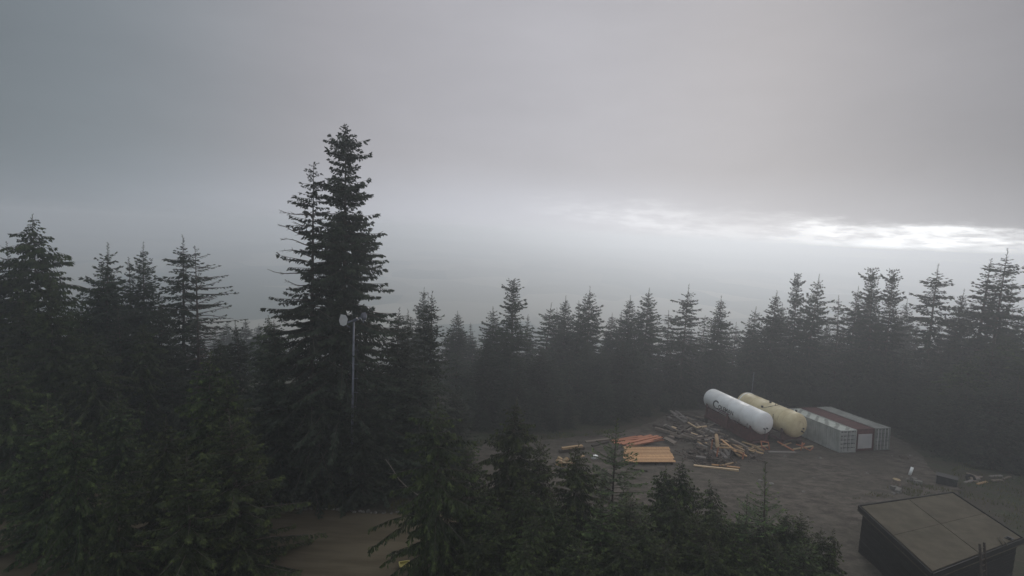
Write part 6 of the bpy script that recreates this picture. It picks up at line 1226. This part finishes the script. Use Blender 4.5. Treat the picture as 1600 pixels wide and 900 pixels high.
# ------------------------------------------------------------------ shipping containers
def corrugated(mb, p0, ux, un, uz, length, height, pitch, depth):
    """A trapezoid-corrugated sheet: starts at p0, runs along ux, ribs stand out along un."""
    n = max(2, int(round(length / pitch))); st = length / n; prof = []
    for k in range(n):
        for f, d in ((0, 0), (.30, 0), (.5, depth), (.80, depth)): prof.append((k * st + f * st, d))
    prof.append((length, 0)); i = len(mb.v)
    for (s_, d) in prof:
        q = p0 + ux * s_ + un * d; mb.v += [q, q + uz * height]
    for k in range(len(prof) - 1): mb.f.append((i + 2 * k, i + 2 * k + 2, i + 2 * k + 3, i + 2 * k + 1))
def container(label, loc, W, L, Hc, body, door, kind):
    o = thing('shipping_container', label, 'shipping container', loc); o.rotation_euler = (rad(-3), 0, rad(12))
    ex, ey, ez = Vector((1, 0, 0)), Vector((0, 1, 0)), Vector((0, 0, 1))
    e = .16
    mb = MB(); corrugated(mb, Vector((.05, e, .17)), ey, -ex, ez, L - 2 * e, Hc - .29, .28, .036); mb.build('side_wall', body, o)
    mb = MB(); corrugated(mb, Vector((W - .05, e, .17)), ey, ex, ez, L - 2 * e, Hc - .29, .28, .036); mb.build('side_wall', body, o)
    mb = MB(); corrugated(mb, Vector((e, L - .05, .17)), ex, ey, ez, W - 2 * e, Hc - .29, .28, .036); mb.build('end_wall', body, o)
    pitch_, dep = (1.05, .075) if kind == 'tarp' else (.36, .03)
    n = 6
    for k in range(n):                       # roof in sheets
        y0 = .1 + (L - .2) * k / n; y1 = .1 + (L - .2) * (k + 1) / n - .012
        mb = MB(); 
        if kind == 'tarp':
            for a in range(9):
                for b_ in range(9):
                    xx = .1 + (W - .2) * a / 8; yq = y0 + (y1 - y0) * b_ / 8
                    mb.v.append(Vector((xx, yq, Hc - .07 + .07 * math.sin((yq * 4.2 + xx * 1.5)) * math.sin(math.pi * a / 8) - .02)))
            for a in range(8):
                for b_ in range(8):
                    q = a * 9 + b_; mb.f.append((q, q + 9, q + 10, q + 1))
        else:
            corrugated(mb, Vector((.1, y0, Hc - .05)), ey, ez, ex, y1 - y0, W - .2, pitch_, dep)
        mb.build('roof_sheet', 'banded_roof' if kind == 'tarp' else body, o)
    for xx in (0, W - .12):
        MB().box((xx, .16, 0), (xx + .12, L - .16, .17)).build('bottom_rail', body, o)
        MB().box((xx + .012, .16, Hc - .118), (xx + .108, L - .16, Hc - .012)).build('top_rail', body, o)
        for yq in (0, L - .16):
            MB().box((xx, yq, .12), (xx + .12, yq + .16, Hc - .12)).build('corner_post', body, o)
            for zz in (0, Hc - .12):
                MB().box((xx - .006, yq - .006, zz), (xx + .166 if xx == 0 else xx + .126, yq + .166, zz + .118)).build('corner_casting', body, o) if xx == 0 else MB().box((xx - .046, yq - .006, zz), (xx + .126, yq + .166, zz + .118)).build('corner_casting', body, o)
    for yq in (.02, L - .14):
        MB().box((.172, yq, .003), (W - .172, yq + .12, .15)).build('sill', body, o)
        MB().box((.172, yq, Hc - .13), (W - .172, yq + .12, Hc - .014)).build('header', body, o)
    if kind == 'panel':
        MB().box((.122, .045, .152), (W - .122, .10, Hc - .132)).build('end_wall', body, o)
        pn = MB().box((.40, -.02, .30), (W - .30, .043, Hc - .62)).build('door', 'panel_white', o)
        for xx in (.34, W - .30):
            MB().box((xx, -.03, .24), (xx + .055, .043, Hc - .56)).build('door_frame', 'rust_red_steel', o)
    else:
        half = (W - .24) / 2
        for s_ in (0, 1):
            x0 = .122 + s_ * (half + .002); x1 = x0 + half - .006
            dd = MB().box((x0, .05, .16), (x1, .075, Hc - .14)).build('door', 'door_shadow_grey', o)
            nrow = 5; hh = (Hc - .34) / nrow; cw = (x1 - x0 - .12) / 2
            for k in range(nrow):
                for q in (0, 1):
                    MB().box((x0 + .05 + q * (cw + .03), -.01, .19 + k * hh), (x0 + .04 + q * (cw + .03) + cw - .03, .049, .19 + k * hh + hh * .70)).build('door_panel', door, dd)
            for q in (.26, .74):
                xr = x0 + (x1 - x0) * q
                MB().tube([(xr, -.055, .1), (xr, -.055, Hc - .08)], .032, 6).build('lock_rod', 'panel_white', dd)
            MB().box((x0 + half * .3, -.12, 1.12), (x0 + half * .72, -.09, 1.17)).build('handle', 'galvanised', dd)
    return o
cx, cy, cz = PT['cont']; ca = rad(-12); W_ = 2.36
e1 = Vector((math.cos(ca), math.sin(-ca) * -1, 0)); e1 = Vector((math.cos(rad(12)), math.sin(rad(12)), 0))
p0 = Vector((cx, cy, cz))
container('pale grey shipping container with a buckled roof, right behind the yellow tank', p0, 2.22, 8.6, 2.6, 'pale_steel', 'pale_steel', 'tarp')
container('dark red shipping container with a white panel in its end, between two pale ones', p0 + e1 * 2.30 + Vector((-.05, .25, 0)), 2.62, 8.6, 2.58, 'rust_red_steel', 'rust_red_steel', 'panel')
container('greenish grey shipping container, rightmost of the three', p0 + e1 * 5.0 + Vector((-.05, .2, 0)), 2.12, 8.6, 2.62, 'green_grey_steel', 'green_grey_steel', 'door')

# ------------------------------------------------------------------ timber
unit = {}
def plank_mesh(m, v):
    if (m, v) in unit: return unit[(m, v)]
    r = random.Random(v); mb = MB(); n = 4
    for k in range(n + 1):
        y = -.5 + k / n; bow = .06 * math.sin(math.pi * k / n) * r.uniform(-1, 1); j = [r.uniform(-.04, .04) for _ in range(8)]
        mb.v += [Vector((-.5 + j[0], y, -.5 + bow)), Vector((.5 + j[1], y, -.5 + bow)), Vector((.5 + j[2], y, .5 + bow + j[3])), Vector((-.5 + j[4], y, .5 + bow + j[5]))]
    for k in range(n):
        a = 4 * k
        for q in range(4): mb.f.append((a + q, a + (q + 1) % 4, a + 4 + (q + 1) % 4, a + 4 + q))
    mb.f += [(3, 2, 1, 0), (4 * n, 4 * n + 1, 4 * n + 2, 4 * n + 3)]
    bm = bmesh.new(); me = new_mesh('plank', mb.v, mb.f, m); bm.from_mesh(me); bmesh.ops.recalc_face_normals(bm, faces=bm.faces[:]); bm.to_mesh(me); bm.free()
    unit[(m, v)] = me; return me
for k, (name, A, B, w_, t_, rl, m, label, group, cat) in enumerate(PLANKS):
    A, B = Vector(A), Vector(B); d = B - A
    o = obj(name, plank_mesh(m, k % 5), None, label=label, category=cat, group=group)
    q = d.to_track_quat('Y', 'Z')
    o.location = (A + B) / 2; o.rotation_euler = (q.to_matrix() @ Matrix.Rotation(rl, 3, 'Y')).to_euler(); o.scale = (w_, d.length, t_)

# splinters, slabs and bark that nobody could count, under and between the timbers
def debris():
    mb = MB(); r = random.Random(5)
    for (cx_, cy_, sx_, sy_, n) in ((24.2, 61.0, 3.4, 5.2, 700), (21.4, 51.6, 2.2, 2.6, 240), (25.5, 53.5, 2.0, 2.0, 120)):
        for _ in range(n):
            x, y = r.gauss(cx_, sx_ * .5), r.gauss(cy_, sy_ * .5)
            q = max(0, 1 - math.hypot((x - cx_) / sx_, (y - cy_) / sy_))
            z = sheet_z(x, y) + r.uniform(0, .12 + .75 * q)
            L = r.uniform(.25, 1.1); w_ = r.uniform(.05, .16)
            m = Matrix.Translation((x, y, z)) @ Matrix.Rotation(rad(r.gauss(-25, 40)), 4, 'Z') @ Matrix.Rotation(r.gauss(0, .22), 4, 'X') @ Matrix.Rotation(r.uniform(-.6, .6), 4, 'Y')
            mb.box((-w_, -L / 2, -.025), (w_, L / 2, .025), m)
    mb.build('debris', 'dark_wood', None, False, kind='stuff', label='splintered slabs and bark scattered through the timber heaps', category='debris')
debris()

# plank deck: boards on joists
a, b_, c_, d_ = [Vector(p) for p in PT['deck']]
dk = thing('plank_deck', 'flat deck of new orange planks lying on the gravel behind the airy sapling', 'deck', (a + c_) / 2)
ctr = (a + c_) / 2
nb_ = 9
for k in range(nb_):
    u0, u1 = k / nb_ + .004, (k + 1) / nb_ - .004
    P4 = [a.lerp(d_, u0), b_.lerp(c_, u0), b_.lerp(c_, u1), a.lerp(d_, u1)]
    j = R.uniform(-.10, .10); dz = .30 + (.012 if k % 2 else 0) + R.uniform(0, .015)
    dirx = (b_ - a).normalized()
    P4 = [P4[0] - ctr, P4[1] + dirx * j - ctr, P4[2] + dirx * j - ctr, P4[3] - ctr]
    mb = MB(); mb.v = [p + Vector((0, 0, dz)) for p in P4] + [p + Vector((0, 0, dz + .06)) for p in P4]
    mb.f = [(0, 1, 2, 3), (7, 6, 5, 4), (0, 4, 5, 1), (1, 5, 6, 2), (2, 6, 7, 3), (3, 7, 4, 0)]
    me = mb.build('board', 'new_wood', dk)
for k in range(4):
    u = .05 + .3 * k; p, q = a.lerp(b_, u) - ctr, d_.lerp(c_, u) - ctr; v = (b_ - a).normalized() * .07
    mb = MB(); base = [p - v, p + v, q + v, q - v]
    mb.v = [r + Vector((0, 0, -.05)) for r in base] + [r + Vector((0, 0, .296)) for r in base]
    mb.f = [(3, 2, 1, 0), (4, 5, 6, 7), (0, 1, 5, 4), (1, 2, 6, 5), (2, 3, 7, 6), (3, 0, 4, 7)]
    mb.build('joist', 'dark_wood', dk)

# trestle with a round log end on top
T1, T2, T3, T4 = [Vector(p) for p in PT['trestle']]
ts = thing('trestle', 'rough timber trestle with pale legs carrying leaning planks', 'trestle', T1)
for p, h_, m in ((T1, 1.45, 'red_wood'), (T2, 1.25, 'grey_wood'), (T3, .75, 'red_wood')):
    MB().tube([p - T1 + Vector((0, 0, -.1)), p - T1 + Vector((.12, .1, h_))], .075, 6).build('leg', m, ts)
    MB().tube([p - T1 + Vector((.3, 2.2, -.1)), p - T1 + Vector((.3, 2.1, h_))], .075, 6).build('leg', m, ts)
MB().tube([Vector((-.1, .1, 1.42)), T2 - T1 + Vector((.12, .1, 1.28)), T3 - T1 + Vector((.1, .1, .8))], .09, 6).build('top_rail', 'tan_wood', ts)
MB().tube([Vector((.1, 2.1, 1.42)), T3 - T1 + Vector((.4, 2.1, .85))], .09, 6).build('top_rail', 'dark_wood', ts)
lg = MB().tube([(0, 0, 0), (.9, 2.6, .06)], [.21, .18], 12).build('log', 'tan_wood', None, True, label='round log with a pale sawn end lying on top of the trestle', category='log')
lg.location = T1 + Vector((-.05, -.1, 1.72))
mb = MB(); mb.tube([(-.004, -.012, 0), (0, 0, 0)], [.20, .20], 12); mb.build('sawn_end', 'pale_wood', lg)

# cut stumps and firewood on the left of the pad
for k, p in enumerate(PT['chop']):
    r = random.Random(k); rr = r.uniform(.18, .3); hh = r.uniform(.3, .5)
    s_ = MB().tube([(0, 0, -.05), (r.uniform(-.05, .05), 0, hh * .5), (0, r.uniform(-.05, .05), hh)], [rr * 1.1, rr, rr], 10).build('firewood_round', 'tan_wood', None, False, label='cut log round with a pale top lying left of the airy sapling', category='log round', group='cut log rounds on the gravel')
    MB().tube([(0, 0, hh), (0, 0, hh + .012)], rr * .96, 10).build('sawn_top', 'cut_end', s_)
    s_.location = (p[0], p[1], sheet_z(p[0], p[1])); s_.rotation_euler = (r.uniform(-.9, .5), r.uniform(-.5, .5), r.uniform(0, 6))

def rock(loc, size, seed, label, group=None, material='stone_grey'):
    bm = bmesh.new(); bmesh.ops.create_icosphere(bm, subdivisions=2, radius=1)
    r = random.Random(seed); off = Vector((r.uniform(0, 50), 3, 1)); sc = (r.uniform(.8, 1.3), r.uniform(.7, 1.1), r.uniform(.45, .75))
    for v in bm.verts:
        v.co *= 1 + .35 * noise.noise(v.co * 1.3 + off)
        v.co = Vector((v.co.x * sc[0] * size, v.co.y * sc[1] * size, v.co.z * sc[2] * size))
    me = D.meshes.new('rock'); bm.to_mesh(me); bm.free(); me.materials.append(M[material])
    o = obj('rock', me, None, label=label, category='rock', group=group); o.location = (loc[0], loc[1], sheet_z(loc[0], loc[1]) + size * .15); o.rotation_euler.z = r.uniform(0, 6)
    return o
for k in range(30):
    x = -16.2 + k * .33 + R.uniform(-.12, .12); y = 34.95 + .02 * abs(x + 10) + R.uniform(-.15, .15)
    rock((x, y, 0), R.uniform(.07, .17), k, 'small pale stone in the row edging the far side of the dirt road', 'stones edging the dirt road')
for k in range(46):
    x, y = R.uniform(4, 46), R.uniform(36, 56)
    if in_sheet(x, y): rock((x, y, 0), R.uniform(.06, .15), 100 + k, 'small stone lying loose on the gravel pad', 'loose stones on the gravel pad')
rock(PT['stone'], .22, 300, 'pale stone lying in front of the red container')
rock(PT['rock2'], .18, 302, 'pale stone on the dark ground beyond the white pipe')
rock(PT['rock3'], .2, 303, 'pale stone on the gravel left of the containers')
rock(PT['dish'], .24, 304, 'whitish stone beyond the bare leader of the young fir')
rock(PT['bit1'], .22, 305, 'flat pale stone beside the whitish one near the bare leader')
rock(PT['bit2'], .2, 306, 'pale stone between the yellowish stump and the shed roof')
o = rock(PT['rock1'], .45, 307, 'dark boulder on the gravel beyond the white pipe', None, 'dark_wood')
# concrete blocks in a loose row towards the shed
for k, p in enumerate(PT['block']):
    o = MB().box((-.35, -.2, -.05), (.35, .2, .32)).build('concrete_block', 'stone_grey', None, False, label='low concrete block sunk in the gravel between the stump and the black crate', category='block', group='concrete blocks near the shed')
    bm = bmesh.new(); bm.from_mesh(o.data); bmesh.ops.bevel(bm, geom=bm.edges[:], offset=.03, segments=1, affect='EDGES'); bm.to_mesh(o.data); bm.free()
    o.location = (p[0], p[1], sheet_z(p[0], p[1])); o.rotation_euler = (.1 * (k - 1), .1, k * 1.3)
# stump
p = PT['stump']
s_ = MB().tube([(0, 0, -.1), (0, 0, .15), (0, 0, .5)], [.42, .34, .32], 12).build('stump', 'weathered_wood', None, False, label='yellowish cut stump on the gravel beyond the shed roof', category='stump')
MB().tube([(0, 0, .5), (0, 0, .515)], .30, 12).build('sawn_top', 'cut_end', s_); s_.location = (p[0], p[1], sheet_z(*p[:2]))
# white pipe leaning
p = PT['pipe']
o = MB().tube([(0, 0, -.1), (.28, .1, .78)], .13, 12).build('pipe', 'white_paint', None, True, label='short white pipe standing tilted on the gravel left of the black crate', category='pipe'); o.location = (p[0], p[1], sheet_z(*p[:2]))
# black crate
p = PT['box']
cr_ = thing('crate', 'black crate on the gravel edge behind the shed', 'crate', (p[0], p[1], sheet_z(*p[:2]) - .03), rad(-38))
MB().box((-.75, -.5, 0), (.75, .5, .74)).build('body', 'black_plastic', cr_)
MB().box((-.79, -.54, .742), (.79, .54, .84)).build('lid', 'black_plastic', cr_)
for xx in (-.5, 0, .5): MB().box((xx - .05, -.53, .04), (xx + .05, -.502, .70)).build('rib', 'black_plastic', cr_)
# tyre
p = PT['tyre']
prof = []
mb = MB(); n, k_ = 28, 10
for i in range(n):
    a = 2 * math.pi * i / n
    for j in range(k_):
        b2 = 2 * math.pi * j / k_; rr = .30 + .11 * math.cos(b2); mb.v.append(Vector((math.cos(a) * rr, math.sin(a) * rr, .10 * math.sin(b2))))
for i in range(n):
    for j in range(k_):
        mb.f.append((i * k_ + j, ((i + 1) % n) * k_ + j, ((i + 1) % n) * k_ + (j + 1) % k_, i * k_ + (j + 1) % k_))
o = mb.build('tyre', 'rubber', None, True, label='old black tyre half upright among scrap boards on the grass slope', category='tyre'); o.location = (p[0], p[1], sheet_z(*p[:2]) + .27); o.rotation_euler = (rad(60), .2, rad(-35))
# yellow tray on the road, pale carton
p = PT['tray']
mb = MB().box((-.30, -.2, 0), (.30, .2, .05)).box((-.32, -.22, .051), (-.27, .22, .16)).box((.27, -.22, .051), (.32, .22, .16)).box((-.268, .17, .051), (.268, .22, .16))
o = mb.build('tray', 'yellow_plastic', None, False, label='yellow tray lying on the dirt road under the drooping hemlock', category='tray'); o.location = (p[0], p[1], sheet_z(*p[:2])); o.rotation_euler.z = .3
p = PT['carton']
o = thing('carton', 'small white carton lying left of the airy sapling', 'box', (p[0], p[1], sheet_z(*p[:2])), .6)
MB().box((-.3, -.18, 0), (.3, .18, .3)).build('body', 'glass_face', o); MB().box((-.29, -.17, .301), (.02, .17, .33)).build('flap', 'glass_face', o)

# ------------------------------------------------------------------ floodlight pole and utility poles
p = Vector(PT['lamp']); zg = tz(p.x, p.y); hp = p.z - zg
fl = thing('floodlight_pole', 'tall grey floodlight pole with climbing pegs in front of the tallest fir', 'floodlight', (p.x, p.y, zg - .1))
MB().tube([(0, 0, 0), (0, 0, hp * .5), (0, 0, hp + .1)], [.10, .085, .065], 10).build('pole', 'galvanised', fl, True)
for k in range(9):
    z = hp - .9 - k * 1.05
    MB().tube([(.07, -.02, z), (.36, -.04, z + .01)], .022, 6).build('climbing_peg', 'galvanised', fl)
MB().tube([(.02 + .27, -.03, hp * .18), (.27, -.03, hp - 1.2)], .028, 6).build('conduit', 'black_plastic', fl)
MB().tube([(-.5, -.05, hp + .02), (-.1, 0, hp + .18), (.55, 0, hp + .45)], .055, 8).build('crossarm', 'galvanised', fl)
MB().tube([(-.02, -.08, hp + .16), (.28, -.1, hp + .36)], .12, 8).build('bracket', 'galvanised', fl)
def lamp_head(loc, rot, s, face):
    hd = MB(); pts8 = [(-.32, .5), (.10, .52), (.36, .22), (.36, -.34), (.12, -.52), (-.16, -.46), (-.36, -.08)]
    pts8 = [(a_ * s, b2 * s) for a_, b2 in pts8]; n = len(pts8)
    hd.v = [Vector((a_, -.06, b2)) for a_, b2 in pts8] + [Vector((a_ * .6, .34 * s, b2 * .6)) for a_, b2 in pts8]
    hd.f = [tuple(range(n)), tuple(reversed(range(n, 2 * n)))] + [(k, k + n, (k + 1) % n + n, (k + 1) % n) for k in range(n)]
    h = hd.build('lamp_head', 'black_plastic' if face else 'galvanised', fl); h.location = loc; h.rotation_euler = rot
    fc_ = MB(); fc_.v = [Vector((a_ * .9, -.085, b2 * .9)) for a_, b2 in pts8] + [Vector((a_ * .9, -.062, b2 * .9)) for a_, b2 in pts8]
    fc_.f = [tuple(range(n)), tuple(reversed(range(n, 2 * n)))] + [(k, k + n, (k + 1) % n + n, (k + 1) % n) for k in range(n)]
    fc_.build('lamp_glass', 'glass_face', h)
    MB().tube([(.30 * s, .05, -.35 * s), (.42 * s, .02, -.45 * s), (.62 * s, .0, -.5 * s)], .04, 6).build('yoke', 'galvanised', h)
lamp_head((-.72, -.12, hp + .22), (rad(8), rad(12), rad(14)), .88, True)
lamp_head((.72, .1, hp + .52), (rad(35), rad(60), rad(160)), .62, False)

for key, h_, lab in (('pole1', 6.3, 'thin bare pole rising behind the white tank'), ('pole2', 5.2, 'thin bare pole rising behind the yellow tank')):
    x, y, z = PT[key]; o = thing('pole', lab, 'pole', (x, y, tz(x, y) - .2))
    MB().tube([(0, 0, 0), (-.05, 0, h_ * .5), (0, 0, h_)], [.06, .055, .045], 8).build('shaft', 'galvanised', o, True)
    MB().box((-.08, -.06, h_ - .03), (.08, .06, h_ + .04)).build('cap', 'galvanised', o)

# ------------------------------------------------------------------ shed
A_, B_, C_, D_ = [Vector(p) for p in PT['shed']]
sc_ = (A_ + B_ + C_ + D_) / 4
sh = thing('shed', 'dark shed with a flat roof of four sheets, at the bottom right corner', 'shed', (sc_.x, sc_.y, 0))
Q = [p - Vector((sc_.x, sc_.y, 0)) for p in (A_, B_, C_, D_)]
cen = sum(Q, Vector()) / 4; cen.z = 0
def inset(f, z): return [Vector((cen.x + (p.x - cen.x) * f, cen.y + (p.y - cen.y) * f, z)) for p in Q]
def bil(u, v):       # u along A->B, v along A->D
    return Q[0].lerp(Q[1], u).lerp(Q[3].lerp(Q[2], u), v)
for i in range(2):
    for j in range(2):
        g = .0032; e = .018
        u0, u1 = (e, .5 - g) if i == 0 else (.5 + g, 1 - e); v0, v1 = (e, .5 - g) if j == 0 else (.5 + g, 1 - e)
        P4 = [bil(u0, v0), bil(u1, v0), bil(u1, v1), bil(u0, v1)]
        dz = .004 * (i + 2 * j)
        mb = MB(); mb.v = [p + Vector((0, 0, -.03)) for p in P4] + [p + Vector((0, 0, .004 + dz)) for p in P4]
        mb.f = [(0, 1, 2, 3), (7, 6, 5, 4), (0, 4, 5, 1), (1, 5, 6, 2), (2, 6, 7, 3), (3, 7, 4, 0)]
        mb.build('roof_panel', 'roof_sheet', sh)
mb = MB(); P4 = inset(.97, 0); mb.v = [Vector((p.x, p.y, 2.80)) for p in P4] + [Vector((p.x, p.y, 2.966)) for p in P4]
mb.f = [(0, 1, 2, 3), (7, 6, 5, 4), (0, 4, 5, 1), (1, 5, 6, 2), (2, 6, 7, 3), (3, 7, 4, 0)]
mb.build('roof_deck', 'fascia_paint', sh)
def strip(p, q, zlo, zhi, thick, name, m, shift=0):
    d = (q - p); d.z = 0; nrm_ = Vector((d.y, -d.x, 0)).normalized()
    if (Vector((p.x, p.y, 0)) + Vector((q.x, q.y, 0))).dot(nrm_) < 0: nrm_ = -nrm_
    mb = MB(); a_, b2 = Vector((p.x, p.y, 0)) + nrm_ * shift, Vector((q.x, q.y, 0)) + nrm_ * shift
    base = [a_, b2, b2 + nrm_ * thick, a_ + nrm_ * thick]
    mb.v = [r + Vector((0, 0, zlo)) for r in base] + [r + Vector((0, 0, zhi)) for r in base]
    mb.f = [(0, 1, 2, 3), (7, 6, 5, 4), (0, 4, 5, 1), (1, 5, 6, 2), (2, 6, 7, 3), (3, 7, 4, 0)]
    bm = bmesh.new(); me = new_mesh(name, mb.v, mb.f, m); bm.from_mesh(me); bmesh.ops.recalc_face_normals(bm, faces=bm.faces[:]); bm.to_mesh(me); bm.free()
    return obj(name, me, sh)
for k in range(4):
    p, q = Q[k].copy(), Q[(k + 1) % 4].copy()
    strip(p, q, 2.70, 3.02, .05, 'fascia', 'fascia_paint')
    strip(p, q, 2.645, 2.695, .07, 'trim', 'trim_brown')
    wp, wq = inset(.93, 0)[k], inset(.93, 0)[(k + 1) % 4]
    nrow = 13
    for r in range(nrow):
        z0 = -.2 + r * (2.98 / nrow)
        strip(wp, wq, z0, z0 + 2.98 / nrow - .012, .03 + .012 * (r % 2), 'siding_board', 'dark_siding')
    strip(wp, wq, -.25, 2.64, .02, 'wall', 'fascia_paint', -.03)
# things on the roof edge
lad = thing('ladder', 'dark wooden ladder leaning on the near edge of the shed roof', 'ladder', (27.2, 26.55, 0))
for s_ in (-.22, .22):
    MB().box((s_ - .035, -.05, 0), (s_ + .035, .05, 4.1), Matrix.Rotation(rad(-9), 4, 'X')).build('rail', 'dark_wood', lad)
for k in range(12):
    MB().box((-.183, -.02, .3 + k * .32), (.183, .02, .34 + k * .32), Matrix.Rotation(rad(-9), 4, 'X')).build('rung', 'dark_wood', lad)
lad.rotation_euler.z = rad(23)
x, y, _ = PT['roofbits'][0]
bar_frame('bracket', 'bent rusty bracket lying near the right corner of the shed roof', [[(x - .25, y - .35, 3.05), (x + .05, y + .25, 3.14), (x + .35, y + .5, 3.08)], [(x, y - .4, 3.05), (x + .2, y + .1, 3.16)]], .04, 'trim_brown', 'bracket')
x, y, _ = PT['roofbits'][1]
mb = MB().box((-.22, -.16, 0), (.22, .16, .05)).box((-.16, -.10, .051), (.0, .10, .13))
o = mb.build('vent_cap', 'black_plastic', None, False, label='small black vent cap beside the bent bracket on the shed roof', category='vent'); o.location = (x, y, 3.02); o.rotation_euler.z = .5

# ------------------------------------------------------------------ haze
hz_m = D.materials.new('haze_air'); hz_m.use_nodes = True
t = NT(hz_m.node_tree)
pv = t.n('ShaderNodeVolumePrincipled', None, Color=(.915, .95, 1.0, 1), Density=.0017, Anisotropy=0.55)
o_ = t.n('ShaderNodeOutputMaterial'); t.t.links.new(pv.outputs[0], o_.inputs['Volume'])
M['haze_air'] = hz_m
MB().box((-4320, -45, -80), (4320, 2515, 30)).build('haze', 'haze_air', None, False, kind='stuff')
